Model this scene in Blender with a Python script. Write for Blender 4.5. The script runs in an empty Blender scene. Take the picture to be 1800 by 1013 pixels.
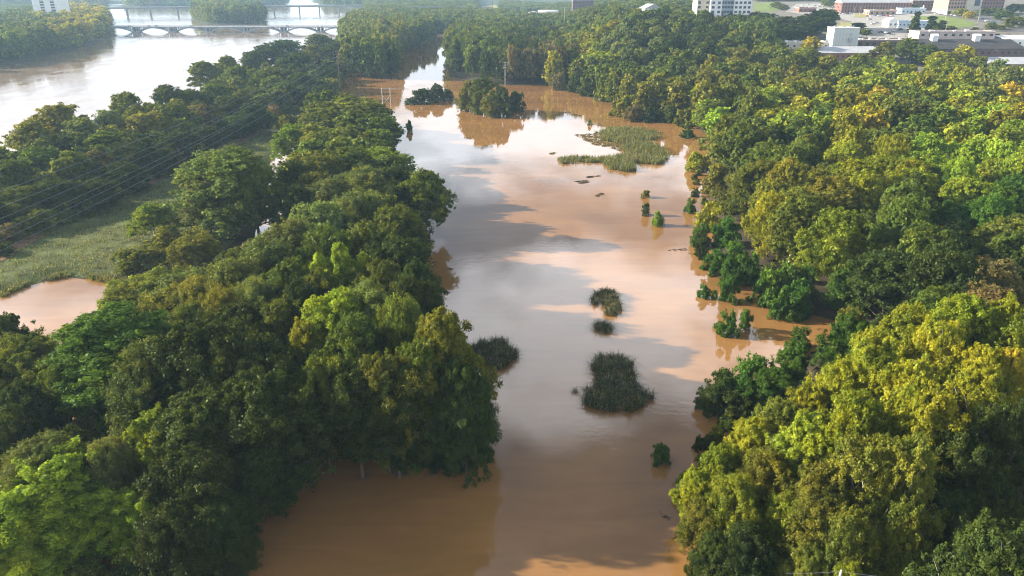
import bpy, bmesh, math, random
import numpy as np
from mathutils import Vector

# ------------------------------------------------------------------ camera, sky, sun, exposure
S = bpy.context.scene
COL = S.collection
CAMH, FPX, PITCH = 65.0, 1300.0, math.radians(22.8)
cam = bpy.data.cameras.new("camera"); cam.sensor_width = 36; cam.lens = 36 * FPX / 1800
cam.clip_start = 0.5; cam.clip_end = 20000
camo = bpy.data.objects.new("camera", cam); COL.objects.link(camo)
camo.location = (0, 0, CAMH); camo.rotation_euler = (math.pi / 2 - PITCH, 0, 0)
S.camera = camo

SUN_EL, SUN_AZ = math.radians(20), math.radians(-81)       # azimuth clockwise from +Y
world = bpy.data.worlds.new("World"); S.world = world; world.use_nodes = True
wt = world.node_tree; wn = wt.nodes; wl = wt.links
bg = wn['Background']
sky = wn.new('ShaderNodeTexSky'); sky.sky_type = 'NISHITA'; sky.sun_disc = False
sky.sun_elevation = SUN_EL; sky.sun_rotation = SUN_AZ; sky.air_density = 1.0; sky.dust_density = 1.6
# clouds: noise laid on a flat deck far overhead, read by view direction
tc = wn.new('ShaderNodeTexCoord'); sep = wn.new('ShaderNodeSeparateXYZ'); wl.new(tc.outputs['Generated'], sep.inputs[0])
mz = wn.new('ShaderNodeMath'); mz.operation = 'MAXIMUM'; wl.new(sep.outputs['Z'], mz.inputs[0]); mz.inputs[1].default_value = 0.0
az = wn.new('ShaderNodeMath'); az.operation = 'ADD'; wl.new(mz.outputs[0], az.inputs[0]); az.inputs[1].default_value = 0.12
dv = wn.new('ShaderNodeVectorMath'); dv.operation = 'SCALE'; iv = wn.new('ShaderNodeMath'); iv.operation = 'DIVIDE'
iv.inputs[0].default_value = 1.0; wl.new(az.outputs[0], iv.inputs[1])
wl.new(tc.outputs['Generated'], dv.inputs[0]); wl.new(iv.outputs[0], dv.inputs['Scale'])
nz = wn.new('ShaderNodeTexNoise'); nz.inputs['Scale'].default_value = 1.7; nz.inputs['Detail'].default_value = 9
nz.inputs['Roughness'].default_value = 0.52; nz.inputs['Distortion'].default_value = 0.25
off = wn.new('ShaderNodeVectorMath'); off.operation = 'ADD'; off.inputs[1].default_value = (3.1, 7.4, 0.0)
wl.new(dv.outputs[0], off.inputs[0]); wl.new(off.outputs[0], nz.inputs['Vector'])
cr = wn.new('ShaderNodeValToRGB'); cr.color_ramp.elements[0].position = 0.44; cr.color_ramp.elements[1].position = 0.60
lowc = wn.new('ShaderNodeMapRange'); lowc.inputs[1].default_value = .17; lowc.inputs[2].default_value = .31; lowc.inputs[3].default_value = .13; lowc.inputs[4].default_value = 0.0
wl.new(mz.outputs[0], lowc.inputs[0]); cadd = wn.new('ShaderNodeMath'); cadd.operation = 'ADD'; wl.new(nz.outputs['Fac'], cadd.inputs[0]); wl.new(lowc.outputs[0], cadd.inputs[1]); wl.new(cadd.outputs[0], cr.inputs[0])
cmix = wn.new('ShaderNodeMix'); cmix.data_type = 'RGBA'
wl.new(cr.outputs[0], cmix.inputs['Factor']); wl.new(sky.outputs[0], cmix.inputs[6])
hz = wn.new('ShaderNodeValToRGB'); el = hz.color_ramp.elements; el[0].position = .12; el[0].color = (.55, .55, .55, 1); el[1].position = .30; el[1].color = (1, 1, 1, 1)
for p_, v_ in ((.58, .85), (.74, .22), (1.0, .1)): e_ = el.new(p_); e_.color = (v_, v_, v_, 1)
wl.new(mz.outputs[0], hz.inputs[0])
cs = wn.new('ShaderNodeVectorMath'); cs.operation = 'SCALE'; cs.inputs[0].default_value = (13.8, 14.6, 16.0); wl.new(hz.outputs[0], cs.inputs['Scale']); wl.new(cs.outputs[0], cmix.inputs[7])
wl.new(cmix.outputs[2], bg.inputs['Color']); bg.inputs['Strength'].default_value = 0.065

sl = bpy.data.lights.new("sun", 'SUN'); sl.energy = 5.0; sl.angle = math.radians(0.6); sl.color = (1.0, 0.89, 0.72)
sun = bpy.data.objects.new("sun", sl); COL.objects.link(sun)
SD = Vector((math.sin(SUN_AZ) * math.cos(SUN_EL), math.cos(SUN_AZ) * math.cos(SUN_EL), math.sin(SUN_EL)))
sun.rotation_euler = SD.to_track_quat('Z', 'Y').to_euler(); sun.location = SD * 500
S.view_settings.view_transform = 'Standard'; S.view_settings.look = 'None'
S.view_settings.exposure = 1.66; S.view_settings.gamma = 1.0
S.render.engine = 'CYCLES'
cy = S.cycles; cy.filter_width = 1.05; S.render.filter_size = 1.05
cy.use_denoising = True; cy.max_bounces = 5; cy.diffuse_bounces = 2; cy.glossy_bounces = 3; cy.transmission_bounces = 3
cy.volume_bounces = 0; cy.transparent_max_bounces = 4; cy.use_adaptive_sampling = True; cy.adaptive_threshold = 0.01
cy.sample_clamp_indirect = 6.0

R = math.radians
rnd = random.Random(7); rng = np.random.default_rng(7)
SP, CP = math.sin(PITCH), math.cos(PITCH)

# ------------------------------------------------------------------ geometry of the place
def ray(px, py):
    u = (px - 900) / FPX; v = (506.5 - py) / FPX
    return np.array((u, CP + v * SP, -SP + v * CP))

def at(px, py, z=0.0):
    d = ray(px, py); t = (CAMH - z) / -d[2]
    return (d[0] * t, d[1] * t)

def proj(x, y, z):
    dz = z - CAMH; f = y * CP - dz * SP; up = y * SP + dz * CP
    return 900 + FPX * x / f, 506.5 - FPX * up / f

def wp(pts): return np.array([at(*p) for p in pts])

def inside(poly, x, y):
    x = np.asarray(x, float); y = np.asarray(y, float); r = np.zeros(x.shape, bool); n = len(poly); j = n - 1
    for i in range(n):
        xi, yi = poly[i]; xj, yj = poly[j]
        if yi != yj:
            c = ((yi > y) != (yj > y)) & (x < (xj - xi) * (y - yi) / (yj - yi) + xi); r ^= c
        j = i
    return r

def edge_dist(poly, x, y):
    x = np.asarray(x, float); y = np.asarray(y, float); d = np.full(x.shape, 1e9)
    for i in range(len(poly)):
        ax, ay = poly[i - 1]; bx, by = poly[i]; ex, ey = bx - ax, by - ay
        t = np.clip(((x - ax) * ex + (y - ay) * ey) / (ex * ex + ey * ey + 1e-9), 0, 1)
        d = np.minimum(d, np.hypot(x - ax - t * ex, y - ay - t * ey))
    return d

RSH = [(1000,158),(1060,176),(1090,208),(1200,213),(1240,245),(1228,300),(1222,330),(1240,380),(1232,440),(1250,480),
       (1300,492),(1335,500),(1345,540),(1400,545),(1460,560),(1458,600),(1405,612),(1385,650),(1300,722),(1268,760),
       (1228,810),(1200,890),(1220,960),(1250,1020),(1300,1110),(1500,1400)]
LAKE = wp([(540,215),(475,285),(430,500),(300,535),(215,545),(206,500),(186,495),(165,487),(140,493),(118,484),(96,488),(74,498),(52,497),(36,508),(14,511),(0,523),(-40,528),(-250,600),(-900,900),(-900,2500),(1600,2500)]
          + [(x + 18, y + 6) for x, y in reversed(RSH)]
          + [(960,150),(860,150),(790,134),(790,92),(800,72),(775,64),(715,68),(690,80),(640,92),(610,130),(585,180),(560,205)])
RIV = wp([(-900,520),(-200,352),(0,303),(100,278),(200,248),(300,204),(350,182),(420,152),(480,125),(560,84),(600,62),(622,30),
          (612,14),(570,10),(545,3),(560,-8),(500,-8),(500,8),(420,10),(225,12),(222,7),(186,7),(190,14),(180,22),(196,38),
          (200,58),(170,76),(130,90),(60,106),(0,117),(-300,150),(-900,230)])
ISLE = wp([(340,38),(360,43),(465,43),(472,37),(450,24),(400,19),(350,20),(338,28)])

def ramp(y): return np.interp(y, [430, 660, 1500, 9000], [0, 24, 31, 31])
def blend(x, y):
    s = np.clip((x / np.maximum(y, 60) - .03) / .15, 0, 1); return s * s * (3 - 2 * s)

def terr(x, y):
    x = np.asarray(x, float); y = np.asarray(y, float)
    z = np.full(x.shape, 1.0)
    for P in (LAKE, RIV):
        ins = inside(P, x, y); d = edge_dist(P, x, y)
        z = np.minimum(z, np.where(ins, np.maximum(-d * .25, -1.5), d * .25))
    d = edge_dist(ISLE, x, y); z = np.where(inside(ISLE, x, y), np.minimum(d * .2, 1.2), z)
    d = np.where(inside(LAKE, x, y), 0, np.clip(edge_dist(LAKE, x, y) / 40, 0, 1))
    return z + ramp(y) * blend(x, y) * d

def T(x, y): return float(terr(np.array([x]), np.array([y]))[0])

def ground(px, py):
    d = ray(px, py); ts = np.geomspace(60, 6000, 500)
    X, Y, Z = d[0] * ts, d[1] * ts, CAMH + d[2] * ts
    i = int(np.argmax(Z < ramp(Y) * blend(X, Y) + .3)); t0, t1 = ts[max(i - 1, 0)], ts[i]
    for _ in range(30):
        t = (t0 + t1) / 2
        if CAMH + d[2] * t < ramp(d[1] * t) * blend(d[0] * t, d[1] * t) + .3: t1 = t
        else: t0 = t
    return d[0] * t0, d[1] * t0

def top_at(px, py, H):                       # where a thing of height H stands whose top is seen at px, py
    z = 0.0
    for _ in range(25):
        x, y = at(px, py, min(z + H, CAMH - 2)); z = .5 * z + .5 * float(ramp(y) * blend(x, y))
    return x, y, max(z, 0)

# ------------------------------------------------------------------ object helpers
def link(o): COL.objects.link(o); return o
def tag(o, label=None, cat=None, group=None, kind=None):
    if label: o['label'] = label
    if cat: o['category'] = cat
    if group: o['group'] = group
    if kind: o['kind'] = kind
    return o
def empty(name, loc, rz=0, sc=(1, 1, 1)):
    o = link(bpy.data.objects.new(name, None)); o.location = loc; o.rotation_euler = (0, 0, rz); o.scale = sc
    o.empty_display_size = .5; return o
def child(name, me, parent):
    o = link(bpy.data.objects.new(name, me)); o.parent = parent; return o

def mesh_np(name, V, F, mats, attr=None, col=None, smooth=False, mi=None):
    """V (n,3), F (m,k) index array"""
    me = bpy.data.meshes.new(name); V = np.ascontiguousarray(V, np.float32); F = np.ascontiguousarray(F, np.int32)
    m, k = F.shape
    me.vertices.add(len(V)); me.vertices.foreach_set('co', V.ravel())
    me.loops.add(m * k); me.loops.foreach_set('vertex_index', F.ravel())
    me.polygons.add(m); me.polygons.foreach_set('loop_start', np.arange(0, m * k, k, dtype=np.int32))
    if mi is not None: me.polygons.foreach_set('material_index', np.asarray(mi, np.int32))
    if smooth: me.polygons.foreach_set('use_smooth', np.ones(m, bool))
    for mt in (mats if isinstance(mats, (list, tuple)) else [mats]): me.materials.append(mt)
    me.update(calc_edges=True)
    if attr is not None:
        a = me.attributes.new('tint', 'FLOAT', 'FACE'); a.data.foreach_set('value', np.asarray(attr, np.float32))
    if col is not None:
        a = me.attributes.new('col', 'FLOAT_COLOR', 'FACE')
        c = np.ones((m, 4), np.float32); c[:, :3] = col; a.data.foreach_set('color', c.ravel())
    return me

class MB:
    """collects boxes, prisms and tubes into one mesh"""
    def __init__(s): s.v = []; s.f = []
    def add(s, V, F):
        b = len(s.v); s.v += [tuple(map(float, p)) for p in V]; s.f += [tuple(b + i for i in f) for f in F]
    def box(s, x0, x1, y0, y1, z0, z1):
        V = [(x0,y0,z0),(x1,y0,z0),(x1,y1,z0),(x0,y1,z0),(x0,y0,z1),(x1,y0,z1),(x1,y1,z1),(x0,y1,z1)]
        s.add(V, [(3,2,1,0),(4,5,6,7),(0,1,5,4),(1,2,6,5),(2,3,7,6),(3,0,4,7)])
    def prism(s, pts, z0, z1):
        n = len(pts); V = [(x, y, z0) for x, y in pts] + [(x, y, z1) for x, y in pts]
        s.add(V, [tuple(range(n - 1, -1, -1)), tuple(range(n, 2 * n))] + [(i, (i + 1) % n, n + (i + 1) % n, n + i) for i in range(n)])
    def gable(s, x0, x1, y0, y1, z0, z1, axis='x'):
        if axis == 'x': V = [(x0,y0,z0),(x1,y0,z0),(x1,y1,z0),(x0,y1,z0),(x0,(y0+y1)/2,z1),(x1,(y0+y1)/2,z1)]; F = [(0,1,5,4),(2,3,4,5),(3,0,4),(1,2,5),(3,2,1,0)]
        else: V = [(x0,y0,z0),(x1,y0,z0),(x1,y1,z0),(x0,y1,z0),((x0+x1)/2,y0,z1),((x0+x1)/2,y1,z1)]; F = [(0,1,4),(1,2,5,4),(2,3,5),(3,0,4,5),(3,2,1,0)]
        s.add(V, F)
    def tube(s, pts, rad, n=6):
        pts = [np.array(p, float) for p in pts]; V = []; F = []
        for i, p in enumerate(pts):
            d = pts[min(i + 1, len(pts) - 1)] - pts[max(i - 1, 0)]; d = d / (np.linalg.norm(d) + 1e-9)
            a = np.cross(d, (0, 0, 1)) if abs(d[2]) < .95 else np.cross(d, (1, 0, 0)); a /= np.linalg.norm(a); b = np.cross(d, a)
            r = rad[i] if hasattr(rad, '__len__') else rad
            for k in range(n):
                t = 2 * math.pi * k / n; V.append(p + r * (a * math.cos(t) + b * math.sin(t)))
        for i in range(len(pts) - 1):
            for k in range(n):
                F.append((i*n+k, i*n+(k+1)%n, (i+1)*n+(k+1)%n, (i+1)*n+k))
        F.append(tuple(range(n))[::-1]); F.append(tuple((len(pts)-1)*n + k for k in range(n)))
        s.add(V, F)
    def mesh(s, name, mat, smooth=False):
        me = bpy.data.meshes.new(name); me.from_pydata(s.v, [], s.f)
        for m in (mat if isinstance(mat, (list, tuple)) else [mat]): me.materials.append(m)
        if smooth: me.polygons.foreach_set('use_smooth', [True] * len(me.polygons))
        me.update(); return me
    def build(s, name, mat, parent=None, smooth=False):
        o = link(bpy.data.objects.new(name, s.mesh(name, mat, smooth)))
        if parent: o.parent = parent
        return o

# labels that single each thing out: collected first, told apart at the end by place
QUEUE = []
def later(o, desc, cat, group, px, py): QUEUE.append((o, desc, cat, group, px, py))
ORD = ['', 'second ', 'third ', 'fourth ', 'fifth ', 'sixth ', 'seventh ', 'eighth ', 'ninth ', 'tenth ', 'eleventh ', 'twelfth ',
       'thirteenth ', 'fourteenth ', 'fifteenth ', 'sixteenth ', 'seventeenth ', 'eighteenth ', 'nineteenth ', 'twentieth ']
ZONES = [(70,930,'in the bottom left corner'),(240,930,'along the bottom edge near the left corner'),(60,740,'at the lower left edge of frame'),
 (180,680,'around the tall pine at lower left'),(330,640,'in the dark wood right of the pine'),(330,830,'in the dark wood below the pine'),(440,920,'at the dark waterline along the bottom edge'),
 (520,700,'in the shady gap left of the yellow-tipped tree'),(600,600,'near the left wood tip by open water'),(780,640,'at the right point of the left wood'),
 (680,780,'over the shaded water at the wood foot'),(600,480,'in the middle of the left wood'),(720,480,'on the water side of the left wood'),(760,350,'just beyond the lone sycamore by the water'),
 (300,520,'beside the small flooded pond'),(180,560,'between pond and pine'),(30,580,'at left edge below the pond'),(420,490,'between pond and left wood centre'),(410,340,'on the grass clearing beside the wood'),
 (270,400,'at the clearing edge beside the big round tree'),(560,350,'behind the big round tree'),(660,330,'on the lake side behind the round tree'),(600,230,'at the far end of the left wood'),(490,215,'where the clearing meets the far wood'),
 (60,400,'in the undergrowth under the power lines'),(60,230,'at the left end of the riverbank row'),(180,240,'in the left half of the riverbank row'),(300,220,'in the middle of the riverbank row'),
 (180,340,'in front of the riverbank row by power lines'),(400,160,'in the right half of the riverbank row'),(500,120,'near the tall wooden pole by the river'),(560,70,'above the tall wooden pole by the river'),
 (640,110,'at the flooded channel right of the wooden pole'),(640,40,'above the flooded channel near the far river'),(740,40,'between far river and the flooded channel'),
 (750,165,'on the low islet in the channel'),(865,170,'on the round islet in the lake'),(840,70,'on the left of the dark peninsula'),(920,80,'on the right of the dark peninsula'),(1000,110,'along the far lake shore'),
 (1080,60,'in the wood above the far lake shore'),(1110,190,'at the far right corner of the lake'),(1200,50,'in front of the white apartment tower'),(1300,50,'right of the white apartment tower'),(1180,130,'in the wood behind the reed island'),
 (1290,110,'in the wood left of the white factory block'),(1400,100,'in front of the white factory block'),(1420,45,'behind the white factory block'),(1500,130,'in front of the grey factory roof'),(1620,110,'in front of the dark factory roof'),
 (1760,120,'in front of the grey shed roof'),(1230,220,'at the shore right of the reed island'),(1230,300,'at the shore level with the floating debris'),(1330,200,'in the green wood behind the right shore'),
 (1450,210,'in the upper middle of the right wood'),(1580,200,'below the dark factory roof in the right wood'),(1730,210,'at the right edge below the grey shed'),(1320,330,'in the olive wood behind the right shore'),
 (1450,320,'in the centre of the right wood'),(1590,330,'right of centre in the right wood'),(1740,330,'at the right edge at mid height'),(1260,420,'at the shore by the little bushes'),(1340,430,'behind the shore by the little bushes'),
 (1450,430,'above the flooded inlet in the right wood'),(1590,450,'between inlet and right edge'),(1740,460,'at the right edge level with the inlet'),(1380,500,'on the upper side of the flooded inlet'),(1270,560,'in the water before the inlet'),
 (1420,590,'at the lower side of the flooded inlet'),(1310,660,'at the shore by the big reed clump'),(1520,580,'behind the inlet in the right foreground'),(1640,580,'upper part of the right foreground wood'),(1770,600,'at the right edge in the foreground wood'),
 (1430,680,'behind the shore shrubs in the foreground'),(1560,700,'in the middle of the right foreground wood'),(1700,720,'right side of the foreground wood'),(1260,820,'at the lower right shoreline'),(1370,830,'on the lower right shore'),
 (1520,860,'low in the right foreground wood'),(1680,880,'in the shade at lower right'),(1300,960,'at the bottom edge right of the water'),(1500,980,'at the bottom edge right of centre'),(1740,960,'in the bottom right corner'),
 (60,60,'on the far bank by the white tower'),(150,60,'on the far bank right of the white tower'),(400,25,'on the wooded island behind the arch bridge'),(40,100,'on the far bank at the left edge'),
 (1630,50,'behind the dark factory roof'),(1720,35,'before the brick office block'),(1540,30,'among the town car parks'),(950,40,'near the museum building'),(1160,350,'in open water left of the shore bushes'),(720,225,'alone in the lake near the pole frame')]
ZP = np.array([(z[0], z[1]) for z in ZONES], float)
def zone(px, py):
    d = (ZP[:, 0] - px) ** 2 + ((ZP[:, 1] - py) * 1.3) ** 2; return ZONES[int(np.argmin(d))][2]
def flush_labels():
    g = {}
    for q in QUEUE: g.setdefault((q[1], zone(q[4], q[5])), []).append(q)
    for (desc, z), L in g.items():
        L.sort(key=lambda q: (q[4], q[5])); n = len(L)
        for i, (o, _, cat, group, px, py) in enumerate(L):
            if n == 1: s = desc + ' ' + z
            elif i == n - 1: s = desc + ' ' + z + ', rightmost such'
            elif i == 0: s = desc + ' ' + z + ', leftmost such'
            else: s = desc + ' ' + z + ', ' + ORD[min(i, 19)] + 'from left'
            tag(o, s, cat, group)

# ------------------------------------------------------------------ materials
def newmat(name):
    m = bpy.data.materials.new(name); m.use_nodes = True; t = m.node_tree; t.nodes.clear()
    o = t.nodes.new('ShaderNodeOutputMaterial'); return m, t, t.nodes, t.links, o
def plain(name, c, rough=.8, spec=.3, var=.18, scale=.6, metal=0, bump=0.0):
    m, t, n, l, o = newmat(name); b = n.new('ShaderNodeBsdfPrincipled'); l.new(b.outputs[0], o.inputs[0])
    b.inputs['Roughness'].default_value = rough; b.inputs['Specular IOR Level'].default_value = spec; b.inputs['Metallic'].default_value = metal
    g = n.new('ShaderNodeNewGeometry'); z = n.new('ShaderNodeTexNoise'); z.inputs['Scale'].default_value = scale; z.inputs['Detail'].default_value = 4
    l.new(g.outputs['Position'], z.inputs['Vector'])
    r = n.new('ShaderNodeMapRange'); r.inputs[1].default_value = .3; r.inputs[2].default_value = .7
    r.inputs[3].default_value = 1 - var; r.inputs[4].default_value = 1 + var; l.new(z.outputs['Fac'], r.inputs[0])
    v = n.new('ShaderNodeVectorMath'); v.operation = 'SCALE'; v.inputs[0].default_value = c; l.new(r.outputs[0], v.inputs['Scale'])
    l.new(v.outputs[0], b.inputs['Base Color'])
    return m
def brickmat(name, c1, c2, mortar, s=3.0):
    m, t, n, l, o = newmat(name); b = n.new('ShaderNodeBsdfPrincipled'); l.new(b.outputs[0], o.inputs[0]); b.inputs['Roughness'].default_value = .9
    z = n.new('ShaderNodeTexNoise'); g = n.new('ShaderNodeNewGeometry'); l.new(g.outputs['Position'], z.inputs['Vector']); z.inputs['Scale'].default_value = s; z.inputs['Detail'].default_value = 5
    r = n.new('ShaderNodeValToRGB'); e = r.color_ramp.elements; e[0].color = (*c1, 1); e[0].position = .35; e[1].color = (*c2, 1); e[1].position = .65
    l.new(z.outputs['Fac'], r.inputs[0])
    w = n.new('ShaderNodeTexWave'); w.bands_direction = 'Z'; w.inputs['Scale'].default_value = 1.6; l.new(g.outputs['Position'], w.inputs['Vector'])
    mr = n.new('ShaderNodeMapRange'); mr.inputs[1].default_value = .9; mr.inputs[2].default_value = 1; mr.inputs[3].default_value = 0; mr.inputs[4].default_value = .5; l.new(w.outputs['Fac'], mr.inputs[0])
    x = n.new('ShaderNodeMix'); x.data_type = 'RGBA'; l.new(mr.outputs[0], x.inputs['Factor']); l.new(r.outputs[0], x.inputs[6]); x.inputs[7].default_value = (*mortar, 1)
    l.new(x.outputs[2], b.inputs['Base Color']); return m

def foliage(name, use_attr=False, gloss=.014):
    m, t, n, l, o = newmat(name)
    if use_attr: a = n.new('ShaderNodeAttribute'); a.attribute_name = 'col'; base = a.outputs['Color']
    else: a = n.new('ShaderNodeObjectInfo'); base = a.outputs['Color']
    ti = n.new('ShaderNodeAttribute'); ti.attribute_name = 'tint'
    g = n.new('ShaderNodeNewGeometry'); z = n.new('ShaderNodeTexNoise'); z.inputs['Scale'].default_value = .28; z.inputs['Detail'].default_value = 2
    l.new(g.outputs['Position'], z.inputs['Vector'])
    r = n.new('ShaderNodeMapRange'); r.inputs[1].default_value = .36; r.inputs[2].default_value = .66; l.new(z.outputs['Fac'], r.inputs[0])
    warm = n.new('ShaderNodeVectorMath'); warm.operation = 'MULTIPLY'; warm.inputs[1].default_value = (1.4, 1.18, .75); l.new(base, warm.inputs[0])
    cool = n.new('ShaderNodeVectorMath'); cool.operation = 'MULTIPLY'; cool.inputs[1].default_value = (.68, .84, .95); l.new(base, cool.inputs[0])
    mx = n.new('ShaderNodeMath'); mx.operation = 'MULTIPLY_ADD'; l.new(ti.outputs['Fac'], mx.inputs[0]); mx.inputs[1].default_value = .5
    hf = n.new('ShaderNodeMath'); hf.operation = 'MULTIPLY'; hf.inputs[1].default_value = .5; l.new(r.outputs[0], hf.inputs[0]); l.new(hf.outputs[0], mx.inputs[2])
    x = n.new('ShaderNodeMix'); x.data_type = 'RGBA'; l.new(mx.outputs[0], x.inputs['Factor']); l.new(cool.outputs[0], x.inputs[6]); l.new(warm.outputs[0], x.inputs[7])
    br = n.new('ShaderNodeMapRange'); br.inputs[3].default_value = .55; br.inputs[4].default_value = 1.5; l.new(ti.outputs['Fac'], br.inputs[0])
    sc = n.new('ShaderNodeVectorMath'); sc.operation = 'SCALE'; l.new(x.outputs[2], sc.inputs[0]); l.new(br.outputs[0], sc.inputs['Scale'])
    d = n.new('ShaderNodeBsdfDiffuse'); tr = n.new('ShaderNodeBsdfTranslucent'); l.new(sc.outputs[0], d.inputs[0])
    ty = n.new('ShaderNodeVectorMath'); ty.operation = 'MULTIPLY'; ty.inputs[1].default_value = (1.3, 1.25, .5); l.new(sc.outputs[0], ty.inputs[0]); l.new(ty.outputs[0], tr.inputs[0])
    s1 = n.new('ShaderNodeMixShader'); s1.inputs[0].default_value = .38; l.new(d.outputs[0], s1.inputs[1]); l.new(tr.outputs[0], s1.inputs[2])
    gl = n.new('ShaderNodeBsdfGlossy'); gl.inputs['Roughness'].default_value = .45; gl.inputs[0].default_value = (.5, .6, .4, 1)
    s2 = n.new('ShaderNodeMixShader'); s2.inputs[0].default_value = gloss; l.new(s1.outputs[0], s2.inputs[1]); l.new(gl.outputs[0], s2.inputs[2])
    l.new(s2.outputs[0], o.inputs[0]); return m

LEAF = foliage('foliage'); LEAFC = foliage('foliage_mixed', True); BLADE = foliage('grass_blades', True, .03)
BARK = plain('bark', (.09, .07, .05), .95, .1, .35, 2.5); PALE = plain('pale_bark', (.42, .39, .33), .85, .2, .35, 1.2)

def water(name, base, ripple, streak, ior=1.58):
    m, t, n, l, o = newmat(name); b = n.new('ShaderNodeBsdfPrincipled'); l.new(b.outputs[0], o.inputs[0])
    b.inputs['IOR'].default_value = ior; b.inputs['Roughness'].default_value = .018
    g = n.new('ShaderNodeNewGeometry')
    mp = n.new('ShaderNodeMapping'); mp.inputs['Scale'].default_value = streak; mp.inputs['Rotation'].default_value = (0, 0, .35); l.new(g.outputs['Position'], mp.inputs[0])
    z = n.new('ShaderNodeTexNoise'); z.inputs['Scale'].default_value = .035; z.inputs['Detail'].default_value = 5; z.inputs['Distortion'].default_value = .6; l.new(mp.outputs[0], z.inputs['Vector'])
    r = n.new('ShaderNodeMapRange'); r.inputs[1].default_value = .3; r.inputs[2].default_value = .7; r.inputs[3].default_value = .78; r.inputs[4].default_value = 1.16; l.new(z.outputs['Fac'], r.inputs[0])
    v = n.new('ShaderNodeVectorMath'); v.operation = 'SCALE'; v.inputs[0].default_value = base; l.new(r.outputs[0], v.inputs['Scale']); l.new(v.outputs[0], b.inputs['Base Color'])
    z2 = n.new('ShaderNodeTexNoise'); z2.inputs['Scale'].default_value = .9; z2.inputs['Detail'].default_value = 4; l.new(mp.outputs[0], z2.inputs['Vector'])
    z3 = n.new('ShaderNodeTexNoise'); z3.inputs['Scale'].default_value = .09; z3.inputs['Detail'].default_value = 3; l.new(mp.outputs[0], z3.inputs['Vector'])
    r3 = n.new('ShaderNodeMapRange'); r3.inputs[1].default_value = .42; r3.inputs[2].default_value = .62; r3.inputs[3].default_value = .25; r3.inputs[4].default_value = 1.0; l.new(z3.outputs['Fac'], r3.inputs[0])
    mp2 = n.new('ShaderNodeMapping'); mp2.inputs['Scale'].default_value = (.35, 1.6, 1); mp2.inputs['Rotation'].default_value = (0, 0, -.25); l.new(g.outputs['Position'], mp2.inputs[0])
    z4 = n.new('ShaderNodeTexNoise'); z4.inputs['Scale'].default_value = .16; z4.inputs['Detail'].default_value = 6; z4.inputs['Distortion'].default_value = 1.2; l.new(mp2.outputs[0], z4.inputs['Vector'])
    r4 = n.new('ShaderNodeMapRange'); r4.inputs[1].default_value = .35; r4.inputs[2].default_value = .65; r4.inputs[3].default_value = .93; r4.inputs[4].default_value = 1.07; l.new(z4.outputs['Fac'], r4.inputs[0])
    v4 = n.new('ShaderNodeVectorMath'); v4.operation = 'SCALE'; l.new(v.outputs[0], v4.inputs[0]); l.new(r4.outputs[0], v4.inputs['Scale']); l.new(v4.outputs[0], b.inputs['Base Color'])
    rr = n.new('ShaderNodeMapRange'); rr.inputs[1].default_value = .4; rr.inputs[2].default_value = .68; rr.inputs[3].default_value = .01; rr.inputs[4].default_value = .07; l.new(z3.outputs['Fac'], rr.inputs[0]); l.new(rr.outputs[0], b.inputs['Roughness'])
    bs = n.new('ShaderNodeMath'); bs.operation = 'MULTIPLY'; bs.inputs[1].default_value = ripple; l.new(r3.outputs[0], bs.inputs[0])
    bp = n.new('ShaderNodeBump'); bp.inputs['Distance'].default_value = 1.0; l.new(bs.outputs[0], bp.inputs['Strength']); l.new(z2.outputs['Fac'], bp.inputs['Height'])
    l.new(bp.outputs[0], b.inputs['Normal']); return m
WAT = water('muddy_flood_water', (.265, .135, .045), .014, (1, 1, 1)); RWAT = water('muddy_river_water', (.24, .17, .12), .11, (1, .35, 1), 1.3)

# ------------------------------------------------------------------ ground and water
def axis(dense, lo, hi, step, grow=1.06, ext=9000, must=()):
    a = list(np.arange(lo, hi + .1, step)); s = step
    while a[-1] < ext: s *= grow; a.append(a[-1] + s)
    s = step
    while a[0] > -dense: s *= grow; a.insert(0, a[0] - s)
    return np.array(sorted(set(a) | set(must)))
gx = axis(4000, -190, 190, 3.0, 1.06, 9000); gy = axis(100, 20, 420, 3.0, 1.025, 9000, (430., 660., 1500.))
GX, GY = np.meshgrid(gx, gy); GZ = terr(GX, GY)
nx, ny = len(gx), len(gy); idx = np.arange(nx * ny).reshape(ny, nx)
F = np.stack([idx[:-1, :-1], idx[:-1, 1:], idx[1:, 1:], idx[1:, :-1]], -1).reshape(-1, 4)
cx = (GX[:-1, :-1] + GX[1:, 1:]).ravel() / 2; cyy = (GY[:-1, :-1] + GY[1:, 1:]).ravel() / 2
GRASS = wp([(540,215),(475,285),(400,440),(210,482),(203,491),(100,486),(0,522),(-250,600),(-900,700),(-900,520),(-200,468),(0,440),(100,396),(200,343),(300,300),(370,264),(430,238),(480,218)])
gin = inside(GRASS, cx, cyy); colr = np.empty((len(cx), 3)); colr[:] = (.055, .045, .028)
colr[gin] = (.085, .10, .035)
town = (blend(cx, cyy) > .6) & (cyy > 430); colr[town] = (.17, .155, .13)
farl = (cyy > 1000) & ~town; colr[farl] = (.05, .065, .035)
gm, t_, n_, l_, o_ = newmat('ground_soil')
b_ = n_.new('ShaderNodeBsdfPrincipled'); b_.inputs['Roughness'].default_value = .95; b_.inputs['Specular IOR Level'].default_value = .1; l_.new(b_.outputs[0], o_.inputs[0])
a_ = n_.new('ShaderNodeAttribute'); a_.attribute_name = 'col'; z_ = n_.new('ShaderNodeTexNoise'); z_.inputs['Scale'].default_value = .18; z_.inputs['Detail'].default_value = 6
g_ = n_.new('ShaderNodeNewGeometry'); l_.new(g_.outputs['Position'], z_.inputs['Vector'])
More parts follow.
